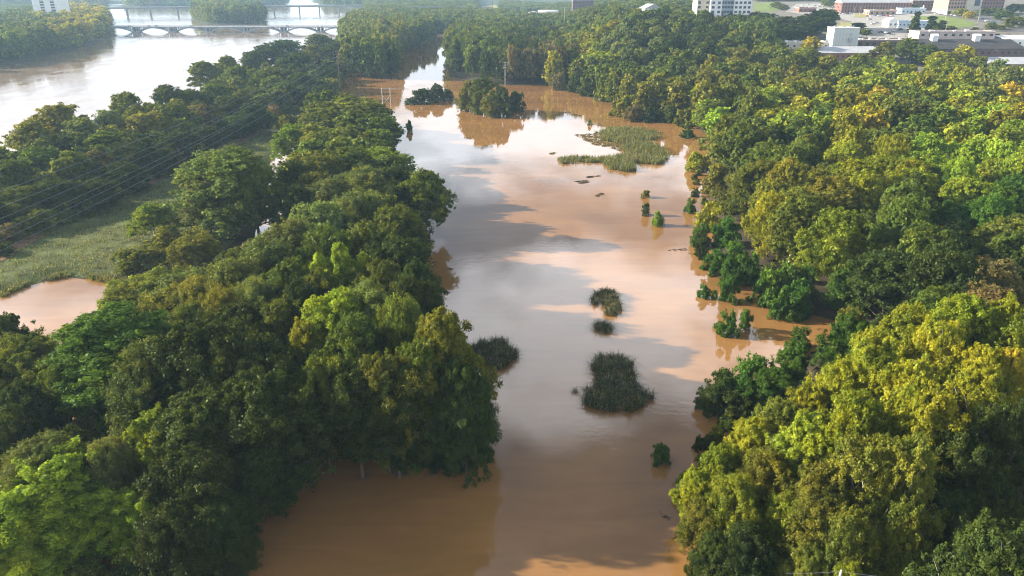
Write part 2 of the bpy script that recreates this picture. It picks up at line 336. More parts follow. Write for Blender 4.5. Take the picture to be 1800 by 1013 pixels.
r_ = n_.new('ShaderNodeMapRange'); r_.inputs[1].default_value = .3; r_.inputs[2].default_value = .7; r_.inputs[3].default_value = .6; r_.inputs[4].default_value = 1.4; l_.new(z_.outputs['Fac'], r_.inputs[0])
s_ = n_.new('ShaderNodeVectorMath'); s_.operation = 'SCALE'; l_.new(a_.outputs['Color'], s_.inputs[0]); l_.new(r_.outputs[0], s_.inputs['Scale']); l_.new(s_.outputs[0], b_.inputs['Base Color'])
go = link(bpy.data.objects.new('ground', mesh_np('ground', np.stack([GX, GY, GZ], -1).reshape(-1, 3), F, gm, col=colr, smooth=True)))
tag(go, kind='structure')

DIV = [at(*p) for p in [(-200,400),(0,370),(200,300),(350,225),(480,165),(560,130),(640,55),(640,20)]]
far = (DIV[-1][0] * 1.2, 6000)
def sheet(name, pts, mat, z=0.0):
    bm = bmesh.new(); vs = [bm.verts.new((x, y, z)) for x, y in pts]; f = bm.faces.new(vs); f.normal_update()
    if f.normal.z < 0: f.normal_flip()
    bmesh.ops.triangulate(bm, faces=bm.faces[:])
    me = bpy.data.meshes.new(name); bm.to_mesh(me); bm.free(); me.materials.append(mat)
    return link(bpy.data.objects.new(name, me))
D0 = (-800., DIV[0][1] - 60)
tag(sheet('flood_water', [(3000, -60), (3000, 6000), far] + DIV[::-1] + [D0, (-800, -60)], WAT), kind='structure')
tag(sheet('river', [(-4000, 6000), far] + DIV[::-1] + [D0, (-4000, D0[1])], RWAT, .0), kind='structure')

def drape(name, pts, mat, h, world=False):
    """a thin sheet that follows the sloping town ground"""
    P = pts if world else [ground(*p) for p in pts]
    bm = bmesh.new(); vs = [bm.verts.new((x, y, 0)) for x, y in P]; bm.faces.new(vs)
    for yc in list(range(340, 1000, 20)) + [660, 1100, 1300, 1500]:
        bmesh.ops.bisect_plane(bm, geom=bm.verts[:] + bm.edges[:] + bm.faces[:], plane_co=(0, yc, 0), plane_no=(0, 1, 0))
    bmesh.ops.triangulate(bm, faces=bm.faces[:])
    X = np.array([v.co.x for v in bm.verts]); Y = np.array([v.co.y for v in bm.verts]); Z = terr(X, Y) + h
    for v, z in zip(bm.verts, Z): v.co.z = z
    for f in bm.faces:
        f.normal_update()
        if f.normal.z < 0: f.normal_flip()
    me = bpy.data.meshes.new(name); bm.to_mesh(me); bm.free(); me.materials.append(mat)
    o = link(bpy.data.objects.new(name, me)); tag(o, kind='structure'); return o
ASPH = plain('asphalt', (.11, .108, .105), .9, .2, .25, .15); CONC = plain('concrete_paving', (.30, .285, .26), .9, .2, .15, .2)
LAWN = plain('lawn', (.15, .19, .05), .95, .1, .25, .12); DRY = plain('dry_grass', (.26, .25, .10), .95, .1, .25, .2); DIRT = plain('bare_red_dirt', (.17, .10, .06), .95, .1, .3, .3)
drape('dirt_track', [(0,468),(-60,500),(-200,540),(-200,500),(0,440),(100,395),(180,352),(188,358),(110,400)], DIRT, .12)
drape('dirt_track', [(215,345),(280,310),(300,304),(305,310),(270,328),(215,352)], DIRT, .12)
drape('dirt_track', [(370,268),(430,240),(470,225),(474,231),(430,252),(392,275)], DIRT, .12)
drape('parking_lot', [(1472,26),(1560,22),(1640,22),(1668,30),(1600,30),(1640,60),(1600,70),(1500,70),(1480,55),(1498,40),(1470,32)], CONC, .08)
drape('road', [(1600,62),(1700,52),(1830,50),(1830,58),(1700,58),(1660,64),(1640,70),(1590,72)], ASPH, .16)
drape('parking_lot', [(1640,22),(1800,30),(1830,46),(1740,44),(1690,33),(1650,28)], ASPH, .12)
drape('lawn', [(1600,30),(1650,29),(1690,34),(1720,44),(1700,50),(1650,54),(1615,50)], LAWN, .2)
drape('lawn', [(1325,7),(1368,4),(1375,14),(1360,22),(1325,22)], LAWN, .2)
drape('dry_lawn', [(1478,40),(1500,43),(1495,54),(1470,54)], DRY, .2)
drape('dry_lawn', [(1505,24),(1525,28),(1520,33),(1500,32)], DRY, .2)
drape('dry_lawn', [(835,14),(870,9),(885,20),(880,30),(840,26)], DRY, .2)
drape('road', [(1380,22),(1400,8),(1480,6),(1475,24),(1440,30)], CONC, .1)

# ------------------------------------------------------------------ crowns
def unit(n): v = rng.normal(size=(n, 3)); return v / np.linalg.norm(v, axis=1, keepdims=True)
def leaves(C, N, size, aspect=.62):
    n = len(C); N = N / (np.linalg.norm(N, axis=1, keepdims=True) + 1e-9)
    A = np.cross(N, unit(n)); A /= (np.linalg.norm(A, axis=1, keepdims=True) + 1e-9); B = np.cross(N, A)
    s = (size * (.5 + 1.2 * rng.random(n) ** 1.5))[:, None]
    V = np.stack([C + A * s, C + B * s * aspect + N * s * .15, C - A * s, C - B * s * aspect + N * s * .15], 1).reshape(-1, 3)
    return V

KD = {'b': (18., 7.8), 'f': (18., 7.8), 's': (18., 7.5), 'd': (16., 7.), 'p': (20., 5.), 'h': (5., 4.), 'c': (16., 3.2), 'n': (18., 3.8), 'o': (18., 7.)}
def profile(kind, t):
    if kind == 'c': return 1.02 - t * .95
    if kind == 'n': return (np.sin(np.pi * np.clip(t * .85 + .18, 0, 1)) ** .6)
    if kind == 'd': return np.sqrt(np.clip(1 - (t ** 2.6), 0, 1)) * (.88 + .12 * t)
    if kind == 'h': return np.sqrt(np.clip(1 - (t * .97) ** 2, 0, 1))
    if kind == 'p': return np.where(t > .5, 1.0 - (t - .5) * 1.2, .55 + t * .9)
    if kind == 's': return np.sin(np.pi * np.clip(t * .72 + .22, 0, 1)) ** .7
    return np.sqrt(np.clip(1 - np.abs((t - .38) / .64) ** 2.3, 0.02, 1))
BASE = {'b': .14, 'f': .12, 's': .18, 'd': .0, 'p': .12, 'h': 0., 'c': .04, 'n': .08, 'o': .34}
def crown(seed, kind, nleaf, leaf):
    global rng
    rng = np.random.default_rng(seed)
    H, Rr = KD[kind]; zb = BASE[kind] * H
    nl = {'b': 78, 'f': 92, 's': 84, 'd': 84, 'p': 90, 'h': 30, 'c': 46, 'n': 46, 'o': 62}[kind]
    t = rng.uniform(0, 1, nl) ** (.72 if kind not in 'ch' else 1.1); t = np.sort(t); phi = np.arange(nl) * 2.39996 + rng.normal(0, .45, nl)
    asym = 1 + .2 * np.sin(phi + rng.uniform(0, 6)) + .15 * np.sin(3 * phi + rng.uniform(0, 6))
    rho = rng.uniform(.3, .82, nl) if kind not in 'cn' else rng.uniform(.2, .65, nl)
    pr = profile(kind, t)
    if kind == 'p': rho = rng.uniform(.3, .95, nl)
    r = pr * rho * Rr * asym
    C = np.stack([r * np.cos(phi), r * np.sin(phi), zb + t * (H - zb) * .93], 1)
    if kind != 'c': C[:, 2] += rng.normal(0, .35, nl)
    lr = (.12 + .24 * rng.random(nl) ** 1.3) * Rr * (.75 + .35 * pr)
    if kind == 'p': lr *= .95
    if kind == 's': lr *= .85
    if kind == 'h': lr = rng.uniform(.14, .3, nl) * Rr; C[:, 2] *= .85
    flat = {'p': .6, 'd': 1.15, 'n': 1.3, 'f': 1.0, 's': .95, 'b': .95}.get(kind, .9)
    C[:, 2] = np.clip(C[:, 2], 0.05 * H, H - lr * flat * .8)
    npf = 14; ppl = max(3, nleaf // (nl * npf)) if nleaf > 4000 else max(2, nleaf // (nl * 6)); npf = npf if nleaf > 4000 else 6
    D = unit(nl * npf); up = rng.random(nl * npf) < .35; D[:, 2] = np.where(up, np.abs(D[:, 2]), D[:, 2])
    LI = np.repeat(np.arange(nl), npf); L = lr[LI][:, None]
    P = C[LI] + D * L * rng.uniform(.35, 1.22, (len(LI), 1)) * np.array([1, 1, flat])
    pr2 = L[:, 0] * rng.uniform(.18, .46, len(LI)) * (1.5 if nleaf <= 4000 else 1)
    I = np.repeat(np.arange(len(LI)), ppl); d2 = unit(len(I))
    Q = P[I] + d2 * pr2[I][:, None] * (rng.uniform(.15, 1, (len(I), 1)) ** .6) * np.array([1, 1, flat if flat > 1 else .8])
    if kind == 'f': Q[:, 2] += rng.normal(0, .22, len(I))
    if kind == 'd': Q[:, 2] -= np.abs(rng.normal(0, .3, len(I)))
    Q = Q + rng.normal(0, .12, Q.shape)
    N = D[I] * .55 + d2 * .5 + rng.normal(0, .6, (len(I), 3)) + np.array([0, 0, .3])
    keep = Q[:, 2] > .02; Q, N, I = Q[keep], N[keep], I[keep]
    V = leaves(Q, N, leaf, .5 if kind in 'fp' else .64); n = len(Q)
    puff = rng.uniform(0, 1, len(LI)); tint = np.clip(.5 * puff[I] + .5 * rng.uniform(0, 1, n) + .12 * (Q[:, 2] / H - .5), 0, 1)  # random leaf tone, plus lit treetops painted in as brighter upper leaves
    return V, np.arange(4 * n).reshape(-1, 4), tint, C, lr

def trunk_mesh(name, kind, C, lr, seed, mat, nlimb=16):
    rr = random.Random(seed); H, Rr = KD[kind]; m = MB(); zt = H * (.8 if kind not in 'h' else .45)
    k = .34 if kind != 'h' else .12
    lean = (rr.uniform(-.5, .5), rr.uniform(-.5, .5))
    ax = lambda z: np.array((lean[0] * z / H * 1.5, lean[1] * z / H * 1.5, z))
    m.tube([ax(-1.5), ax(.4), ax(H * .2), ax(H * .4), ax(H * .6), ax(zt)], [k * 1.35, k * 1.1, k * .85, k * .65, k * .4, k * .12], 8)
    ids = list(range(len(C))); rr.shuffle(ids)
    for i in ids[:nlimb]:
        c = C[i]; z0 = max(H * .12, min(c[2] * .62, zt * .85)); a = ax(z0); hor = np.array((c[0], c[1], 0)) * .5
        p1 = a + hor * .7 + np.array((rr.uniform(-.3, .3), rr.uniform(-.3, .3), (c[2] - z0) * .3)); end = c * ((1.12 if i % 3 == 0 else 1.0) if kind in 'h' else 1.0) + np.array((0, 0, lr[i] * .3))
        mid = (p1 + end) / 2 + np.array((rr.uniform(-.3, .3), rr.uniform(-.3, .3), .2))
        r0 = k * (.5 - .3 * z0 / H); m.tube([a, p1, mid, end], [r0, r0 * .75, r0 * .5, r0 * .15], 5)
        for q in range(2):
            e2 = end + np.array((rr.uniform(-1, 1), rr.uniform(-1, 1), rr.uniform(-.1, .9))) * lr[i] * .9
            m.tube([mid, (mid + e2) / 2 + np.array((0, 0, .15)), e2], [r0 * .4, r0 * .28, r0 * .06], 4)
    return m.mesh(name, mat, True)

LIB = {}; RAW = {}
def variants(kind, lod, n, nleaf, leaf):
    L = []
    for i in range(n):
        seed = hash_id(kind) * 131 + lod * 17 + i * 7 + 5
        V, Fc, ti, C, lr = crown(seed, kind, nleaf, leaf)
        nm = 'crown' if kind != 'h' else 'foliage'
        if lod < 3:
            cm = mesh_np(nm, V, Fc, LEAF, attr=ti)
            bk = PALE if kind == 's' else BARK
            L.append((cm, trunk_mesh('trunk' if kind != 'h' else 'stem', kind, C, lr, seed, bk, {0: 26, 1: 14, 2: 6}[lod])))
        else: L.append((V.astype(np.float32), ti.astype(np.float32)))
    LIB[kind, lod] = L
def hash_id(k): return 'bfsdphcno'.index(k) + 1
for k, n in (('b', 3), ('f', 2), ('s', 3), ('d', 2), ('p', 1), ('n', 1), ('h', 1), ('o', 2)): variants(k, 0, n, 125000 if k != 'h' else 22000, .135 if k != 'h' else .11)
for k, n in (('b', 3), ('f', 2), ('s', 2), ('d', 2), ('n', 1), ('h', 2), ('o', 1)): variants(k, 1, n, 48000 if k != 'h' else 10000, .215 if k != 'h' else .15)
for k, n in (('b', 4), ('f', 2), ('s', 2), ('d', 1), ('n', 1), ('h', 2), ('c', 2)): variants(k, 2, n, 20000 if k != 'h' else 4200, .33 if k != 'h' else .27)
for k, n in (('b', 5), ('s', 2), ('h', 2), ('c', 1)): variants(k, 3, n, 3000 if k != 'h' else 600, .72 if k != 'h' else .6)
def pick(kind, lod, i):
    while (kind, lod) not in LIB: kind = {'c': 'c', 'h': 'h'}.get(kind, 'b') if (kind, lod) != ('c', lod) or lod == 3 else 'c'; lod = lod if (kind, lod) in LIB else 2
    L = LIB[kind, lod]; return L[i % len(L)], kind

# tones: leaf albedo, and the word the label uses
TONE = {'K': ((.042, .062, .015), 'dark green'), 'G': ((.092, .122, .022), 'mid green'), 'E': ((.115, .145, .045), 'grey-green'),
        'F': ((.055, .118, .018), 'fresh green'), 'L': ((.19, .26, .025), 'lime green'), 'Y': ((.182, .208, .017), 'yellow-green'),
        'O': ((.128, .140, .022), 'olive green'), 'A': ((.225, .205, .018), 'golden'), 'B': ((.140, .115, .048), 'brownish'), 'P': ((.062, .125, .018), 'bright green')}
KW = {'b': 'broad-crowned tree', 'f': 'feathery-leaved tree', 's': 'open-branched tree', 'd': 'vine-draped tree', 'p': 'tall pine', 'h': 'rounded shrub', 'c': 'pointed conifer', 'n': 'narrow upright tree', 'o': 'bare-stemmed tree'}
TREES = []      # x, y, z, H, R, kind, tone, group, hand
def tr(px, py, w, H, kind, tone, group, z=None):
    x, y, zz = top_at(px, py, H * .97); d = (y * CP - (zz + H - CAMH) * SP); rad = w / 2 * d / FPX
    TREES.append((x, y, zz - .15 if zz > 0 else (0. if kind != 'h' else -.1), H, rad, kind, tone, group, 1))
def trb(px, py, wpx, hpx, kind, tone, group, z0=0.0):       # by the foot and the size on the picture
    x, y = at(px, py, z0); d = (y * CP - (z0 - CAMH) * SP)
    TREES.append((x, y, z0 - .05, hpx * d / FPX * 1.08, wpx / 2 * d / FPX, kind, tone, group, 1))

GL = 'trees of the left wood'; GB = 'trees of the riverbank row'; GR = 'trees of the right bank wood'; GSH = 'shore shrubs'; GW = 'bushes standing in the flood'
GP = 'trees round the far lake end'; GT = 'town trees'; GF = 'trees on the far bank'
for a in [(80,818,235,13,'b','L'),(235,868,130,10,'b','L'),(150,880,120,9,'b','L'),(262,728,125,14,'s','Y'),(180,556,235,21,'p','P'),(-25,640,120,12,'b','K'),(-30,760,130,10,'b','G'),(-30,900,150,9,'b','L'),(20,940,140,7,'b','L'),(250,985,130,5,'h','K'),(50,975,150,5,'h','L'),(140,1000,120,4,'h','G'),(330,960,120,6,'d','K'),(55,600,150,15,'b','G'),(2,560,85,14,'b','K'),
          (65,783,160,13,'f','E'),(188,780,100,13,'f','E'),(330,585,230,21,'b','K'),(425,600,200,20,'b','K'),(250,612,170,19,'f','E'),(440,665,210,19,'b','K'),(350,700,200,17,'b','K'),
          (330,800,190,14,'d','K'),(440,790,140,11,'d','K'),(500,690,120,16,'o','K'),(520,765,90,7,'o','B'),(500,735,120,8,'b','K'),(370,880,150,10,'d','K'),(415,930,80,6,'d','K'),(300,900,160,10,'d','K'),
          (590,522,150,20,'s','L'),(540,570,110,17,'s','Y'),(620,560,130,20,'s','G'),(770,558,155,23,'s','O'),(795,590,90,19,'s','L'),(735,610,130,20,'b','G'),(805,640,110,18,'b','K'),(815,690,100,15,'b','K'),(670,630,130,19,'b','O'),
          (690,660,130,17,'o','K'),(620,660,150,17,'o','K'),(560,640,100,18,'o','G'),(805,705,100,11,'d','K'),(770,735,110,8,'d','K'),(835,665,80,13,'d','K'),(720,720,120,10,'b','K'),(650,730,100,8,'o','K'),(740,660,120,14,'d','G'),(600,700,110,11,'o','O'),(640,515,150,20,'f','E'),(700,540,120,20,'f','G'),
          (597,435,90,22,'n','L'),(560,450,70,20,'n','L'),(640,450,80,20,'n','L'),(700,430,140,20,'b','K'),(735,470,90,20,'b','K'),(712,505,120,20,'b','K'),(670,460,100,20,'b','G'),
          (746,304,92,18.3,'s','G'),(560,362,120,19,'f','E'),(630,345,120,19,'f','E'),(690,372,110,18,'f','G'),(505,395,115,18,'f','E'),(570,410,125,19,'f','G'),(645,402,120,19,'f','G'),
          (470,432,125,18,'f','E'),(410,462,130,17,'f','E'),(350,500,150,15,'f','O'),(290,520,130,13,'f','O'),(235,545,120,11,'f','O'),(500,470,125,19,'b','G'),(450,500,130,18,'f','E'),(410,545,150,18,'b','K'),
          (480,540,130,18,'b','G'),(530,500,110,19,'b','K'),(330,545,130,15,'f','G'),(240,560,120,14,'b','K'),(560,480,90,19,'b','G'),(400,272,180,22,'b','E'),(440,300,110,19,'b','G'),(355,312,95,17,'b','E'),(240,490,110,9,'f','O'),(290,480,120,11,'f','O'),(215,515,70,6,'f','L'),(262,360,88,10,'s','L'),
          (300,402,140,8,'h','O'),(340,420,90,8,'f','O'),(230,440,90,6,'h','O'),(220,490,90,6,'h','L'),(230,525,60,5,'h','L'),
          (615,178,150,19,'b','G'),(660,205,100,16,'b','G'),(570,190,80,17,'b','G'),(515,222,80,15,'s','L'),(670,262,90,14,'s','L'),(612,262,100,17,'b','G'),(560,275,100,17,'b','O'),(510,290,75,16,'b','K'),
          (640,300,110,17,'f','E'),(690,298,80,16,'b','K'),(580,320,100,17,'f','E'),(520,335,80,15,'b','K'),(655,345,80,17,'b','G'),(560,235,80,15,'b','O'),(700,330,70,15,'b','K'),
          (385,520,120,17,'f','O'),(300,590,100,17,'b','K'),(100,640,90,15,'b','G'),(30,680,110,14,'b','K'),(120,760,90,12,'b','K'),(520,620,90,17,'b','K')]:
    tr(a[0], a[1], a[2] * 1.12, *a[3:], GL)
for a in [(95,188,120,17,'s','O'),(50,215,90,16,'s','O'),(20,285,90,13,'b','G'),(140,212,90,16,'s','E'),(185,197,60,15,'f','E'),(215,166,66,17,'b','G'),(240,190,90,15,'b','O'),(180,235,120,15,'s','G'),
          (288,152,56,17,'b','K'),(262,200,90,14,'b','O'),(300,185,80,15,'b','G'),(330,160,60,14,'b','G'),(355,110,76,17,'s','G'),(398,100,56,17,'s','O'),(415,118,60,16,'b','G'),(352,186,84,12,'b','B'),
          (372,150,70,14,'b','G'),(400,172,76,13,'b','K'),(440,185,66,13,'b','K'),(415,205,60,10,'b','K'),(440,92,50,17,'b','K'),(465,80,66,18,'b','K'),(495,72,76,18,'b','K'),(480,121,62,14,'s','O'),
          (520,95,70,17,'b','K'),(550,80,48,17,'s','O'),(530,130,60,14,'b','K'),(570,120,56,14,'b','K'),(560,62,60,18,'b','G'),(590,75,55,18,'b','K'),(65,262,110,13,'b','G'),(120,270,90,12,'d','G'),
          (165,268,90,11,'d','B'),(30,330,100,10,'b','G'),(90,320,100,10,'b','K'),(160,318,110,9,'b','K'),(215,288,90,10,'b','K'),(270,262,90,10,'b','K'),(320,232,80,11,'b','K'),(360,225,60,9,'b','K'),
          (15,395,70,4.5,'h','B'),(70,372,90,6,'h','G'),(125,352,90,6,'h','G'),(0,430,70,3.5,'h','K'),(190,325,70,5,'h','G'),(468,195,60,7,'h','O'),(505,202,60,7,'h','O'),(530,212,50,5,'h','B'),(100,240,110,14,'b','K'),(210,235,80,13,'d','O')]:
    tr(a[0], a[1], a[2] * 1.0, a[3] * 1.06, *a[4:], GB)
for a in [(1700,525,170,21,'s','Y'),(1765,535,150,21,'s','Y'),(1600,540,130,20,'s','Y'),(1655,575,150,21,'s','Y'),(1500,560,120,15,'b','F'),(1540,590,140,19,'s','Y'),(1740,620,160,20,'s','Y'),(1600,640,170,21,'s','Y'),
          (1490,640,150,18,'s','Y'),(1520,700,170,20,'s','Y'),(1640,700,170,21,'s','Y'),(1430,680,120,15,'s','Y'),(1370,705,120,13,'d','O'),(1325,745,120,12,'s','Y'),(1270,785,100,10,'d','Y'),(1225,830,80,9,'s','Y'),
          (1430,740,150,16,'s','L'),(1360,800,140,12,'d','O'),(1300,850,140,11,'d','Y'),(1235,880,95,8,'d','O'),(1450,830,160,15,'s','O'),(1540,780,170,19,'s','O'),(1610,780,140,20,'s','O'),(1700,770,170,18,'b','K'),
          (1780,720,140,19,'b','K'),(1390,870,120,11,'d','Y'),(1320,930,120,9,'d','K'),(1260,940,80,7,'d','K'),(1500,900,140,13,'d','O'),(1590,880,130,14,'d','O'),(1680,870,150,14,'d','K'),(1770,870,150,14,'b','K'),
          (1600,960,90,9,'b','L'),(1430,960,110,9,'d','O'),(1780,620,90,20,'s','A'),(1500,1000,90,9,'d','Y'),(1230,960,60,5,'h','K'),(1260,1000,90,5,'h','K')]:
    tr(*a, GR)
for a in [(1412,574,52,5,'h','F'),(1500,545,60,9,'b','O'),(1400,615,66,8,'b','F'),(1365,650,80,8,'b','P'),(1325,622,90,8,'h','F'),(1275,650,80,7,'h','K'),(1310,655,80,7,'h','F'),(1255,680,60,5,'h','K'),
          (1300,690,90,5,'h','K'),(1375,458,90,10,'h','P'),(1420,470,60,9,'h','F'),(1405,490,70,8,'h','F'),(1350,480,60,7,'h','P'),(1300,425,80,8,'h','F'),(1262,440,60,6,'h','F'),(1320,440,60,8,'h','F'),(1280,385,70,8,'h','F'),(1232,392,46,6.5,'h','F'),(1235,420,40,5,'h','K'),
          (1485,478,70,10,'b','F'),(1225,268,52,7,'h','Y'),(1105,168,60,9,'h','Y'),(1135,165,50,9,'h','B'),(1155,158,40,10,'b','B'),(1180,180,50,7,'h','K'),(1265,690,40,4,'h','K'),(1230,765,26,2.5,'h','K'),
          (1270,330,60,8,'h','O'),(1262,290,60,9,'h','O'),(1250,355,60,8,'h','Y'),(1285,455,50,7,'h','P'),(1385,505,70,7,'h','F')]:
    tr(*a, GSH)
for a in [(1280,530,46,44,'h','F'),(1237,522,28,24,'h','F'),(1255,524,20,14,'h','L'),(1279,588,42,48,'h','F'),(1308,580,34,36,'h','P'),(1262,578,22,14,'h','F'),(1135,378,22,20,'h','K'),(1156,396,26,26,'h','L'),
          (1135,347,22,12,'h','O'),(1213,374,24,26,'h','F'),(1210,242,30,14,'h','F'),(720,230,14,17,'h','F'),(1036,220,9,10,'h','G'),(1163,812,44,36,'h','F'),(1245,775,14,12,'h','K')]:
    trb(*a, GW)
for a in [(1012,162,40,30,'h','K'),(1035,168,44,34,'h','G'),(1058,178,40,34,'h','O'),(1085,204,36,28,'h','O'),(1115,212,44,26,'h','B'),(1145,214,44,24,'h','K'),(1175,215,44,26,'h','G'),(1205,222,40,30,'h','O'),(985,158,36,28,'h','B')]: trb(*a, GSH)
for a in [(742,181,46,24,'h','K'),(768,177,44,26,'h','K'),(722,183,24,10,'h','K'),(786,174,24,16,'h','K'),(824,194,48,46,'d','O'),(848,199,60,56,'b','G'),(866,203,46,40,'d','O'),(838,200,26,30,'h','O'),(880,204,50,48,'h','K'),(905,196,36,34,'h','K'),(870,206,30,30,'h','O')]:
    trb(*a, 'trees on the lake islets', .1)
for a in [(1345,25,60,14,'b','K'),(1380,30,60,15,'b','K'),(1420,28,70,17,'b','K'),(1450,18,70,17,'b','K'),(1400,45,60,13,'b','K'),(1365,50,50,12,'b','K'),(1392,42,30,12,'c','G'),(1510,40,30,7,'b','K'),(1520,50,26,6,'b','G'),
          (1614,20,26,17,'c','K'),(1641,28,36,15,'c','K'),(1658,36,34,13,'c','K'),(1607,36,18,11,'c','G'),(1648,45,30,9,'c','G'),(1673,46,26,5,'b','G'),(1700,60,30,6,'b','O'),(1715,48,26,7,'c','O'),(1730,52,30,7,'b','O'),(1745,58,30,5,'h','K'),(1760,64,30,4,'h','K'),
          (1740,14,50,9,'b','G'),(1765,20,44,9,'b','G'),(1790,8,50,11,'b','G'),(1785,30,50,10,'b','G'),(1690,16,30,8,'b','Y'),(1706,20,26,8,'b','A'),(1675,12,26,8,'b','G'),(1640,4,40,9,'b','G'),(1655,0,40,9,'b','G'),(1600,8,36,8,'b','G'),(1540,2,40,9,'b','K'),(1520,2,30,8,'b','G'),
          (1460,3,26,9,'b','G'),(1450,0,20,8,'b','O'),(1365,4,26,9,'b','G'),(1378,8,20,8,'b','G'),(1745,40,26,6,'b','G'),(1760,44,22,5,'b','G'),(1600,68,60,15,'s','G'),(1560,75,50,15,'s','O'),(1630,80,70,14,'s','G'),(1430,66,42,15,'s','A'),(1418,84,60,14,'s','Y'),
          (1700,82,50,14,'s','Y'),(1725,100,40,12,'s','O'),(1655,92,70,14,'s','Y'),(1500,104,60,12,'f','G'),(1545,104,60,12,'f','G')]:
    tr(*a, GT)

CTRL = [(100,650,'K'),(250,700,'K'),(400,700,'K'),(500,650,'K'),(330,850,'K'),(150,850,'G'),(600,600,'G'),(700,650,'K'),(800,700,'K'),(550,450,'E'),(650,500,'G'),(700,400,'K'),(350,520,'E'),(450,480,'G'),(600,350,'E'),(650,280,'G'),(600,220,'G'),(500,300,'O'),(1300,950,'O'),(1500,950,'O'),(1400,850,'Y'),(1600,750,'Y'),(100,300,'G'),(200,260,'E'),(300,220,'G'),(400,180,'K'),(450,130,'G'),(540,110,'K'),(100,380,'K'),(250,300,'B'),(150,220,'O'),(350,150,'O'),
        (1000,60,'G'),(1000,110,'G'),(950,100,'B'),(1060,110,'G'),(1100,60,'E'),(1040,70,'Y'),(1150,60,'K'),(1150,110,'G'),(1120,150,'O'),(1250,60,'K'),(1250,110,'G'),(1210,130,'O'),(1300,60,'G'),(1300,100,'O'),(1310,150,'G'),(1300,200,'G'),
        (1240,180,'L'),(1400,180,'Y'),(1420,140,'O'),(1480,130,'G'),(1500,150,'Y'),(1520,170,'A'),(1600,130,'Y'),(1580,160,'G'),(1700,130,'Y'),(1700,180,'Y'),(1770,130,'E'),(1750,200,'L'),(1790,180,'A'),(1550,260,'Y'),(1450,250,'G'),(1600,220,'G'),(1350,250,'G'),
        (1250,300,'Y'),(1330,300,'O'),(1330,350,'Y'),(1400,300,'O'),(1450,350,'O'),(1380,400,'A'),(1430,420,'Y'),(1570,400,'A'),(1520,380,'Y'),(1600,330,'G'),(1650,400,'K'),(1620,440,'O'),(1700,290,'L'),(1740,330,'P'),(1700,400,'K'),(1760,440,'O'),(1700,470,'B'),
        (1500,480,'K'),(1450,450,'G'),(1560,480,'K'),(1600,500,'O'),(1650,520,'G'),(1700,600,'Y'),(1790,500,'B'),(1790,400,'G'),(1500,520,'F'),(1550,550,'O'),(1750,800,'K'),(1750,950,'K'),
        (820,50,'G'),(870,40,'G'),(920,50,'K'),(850,100,'K'),(810,100,'Y'),(900,110,'K'),(960,90,'B'),(690,50,'O'),(640,30,'E'),(650,80,'G'),(620,100,'K'),(740,30,'G'),(720,60,'K'),(780,30,'G'),(650,120,'E'),
        (60,60,'G'),(100,90,'K'),(150,30,'A'),(150,70,'O'),(190,60,'K'),(30,100,'G'),(400,20,'G'),(440,30,'K'),(360,30,'O'),(1200,20,'G'),(1100,20,'G'),(900,10,'E'),(700,5,'G'),(500,3,'G'),(300,3,'E')]
SHR = [(x - 4, y + 3) for x, y in RSH[3:22]]
for i in range(len(SHR) - 1):
    for k in range(3):
        t = rnd.random(); px = SHR[i][0] * (1 - t) + SHR[i + 1][0] * t + rnd.uniform(-5, 12); py = SHR[i][1] * (1 - t) + SHR[i + 1][1] * t
        if 1330 < px < 1470 and 520 < py < 620: continue
        dd = 60000 / (65 / max(.05, .3875 - (506.5 - py) / 1300 * .9219)) / 60
        w = rnd.uniform(1.6, 3.6) * dd * 1.3; trb(px, py, w, w * rnd.uniform(.55, .9), 'h', rnd.choice('FFKOGY'), GSH)
CX = np.array([c[:2] for c in CTRL], float); CT = [c[2] for c in CTRL]
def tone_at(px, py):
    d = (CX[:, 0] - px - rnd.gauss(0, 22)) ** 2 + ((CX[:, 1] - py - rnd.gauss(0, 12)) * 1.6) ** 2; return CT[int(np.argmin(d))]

def fill(poly, s0, s1, H0, H1, kinds, group, inset=3., gap=.62, smin=0):
    mn, mx = poly.min(0), poly.max(0); out = []
    y = mn[1]
    hand = np.array([(t[0], t[1]) for t in TREES]) if TREES else np.zeros((0, 2))
    while y < mx[1]:
        s = np.interp(y, [80, 800], [s0, s1]); n = int((mx[0] - mn[0]) / s) + 1
        X = mn[0] + (np.arange(n) + rnd.random()) * s + rng.uniform(-.3, .3, n) * s; Y = y + rng.uniform(-.3, .3, n) * s
        ok = inside(poly, X, Y) & (edge_dist(poly, X, Y) > inset)
        for x, yy in zip(X[ok], Y[ok]):
            if len(hand) and np.min(np.hypot(hand[:, 0] - x, hand[:, 1] - yy)) < s * gap: continue
            H = rnd.uniform(H0, H1); z = float(ramp(yy) * blend(x, yy)); px, py = proj(x, yy, z + H)
            if px < -120 or px > 1920 or py > 1130: continue
            TREES.append((x, yy, z, H, s * rnd.uniform(.5, .74), rnd.choice(kinds), tone_at(px, py), group, 0))
        y += s * .88
def gp(pts): return np.array([ground(*p) for p in pts])
fill(gp([(x + 6, y) for x, y in RSH] + [(2600,1400),(2500,400),(2200,210),(1800,165),(1650,155),(1440,150),(1380,128),(1350,72),(1220,58),(1090,58),(960,72)]), 11.5, 13.5, 13, 21, 'bbssfbsn', GR, 2.5)
fill(gp([(785,92),(783,130),(860,151),(960,151),(1000,158),(965,72),(880,66),(800,70)]), 9, 10, 19, 24, 'bbb', GP, 3)
fill(gp([(600,70),(600,128),(615,140),(700,140),(705,96),(770,72),(690,62),(625,45)]), 8.5, 10, 19, 25, 'bbsb', GP, 2)
fill(gp([(625,44),(690,60),(770,62),(880,62),(965,66),(1090,56),(1085,34),(880,36),(760,36),(650,26)]), 12, 14, 16, 21, 'bbs', GP, 2)
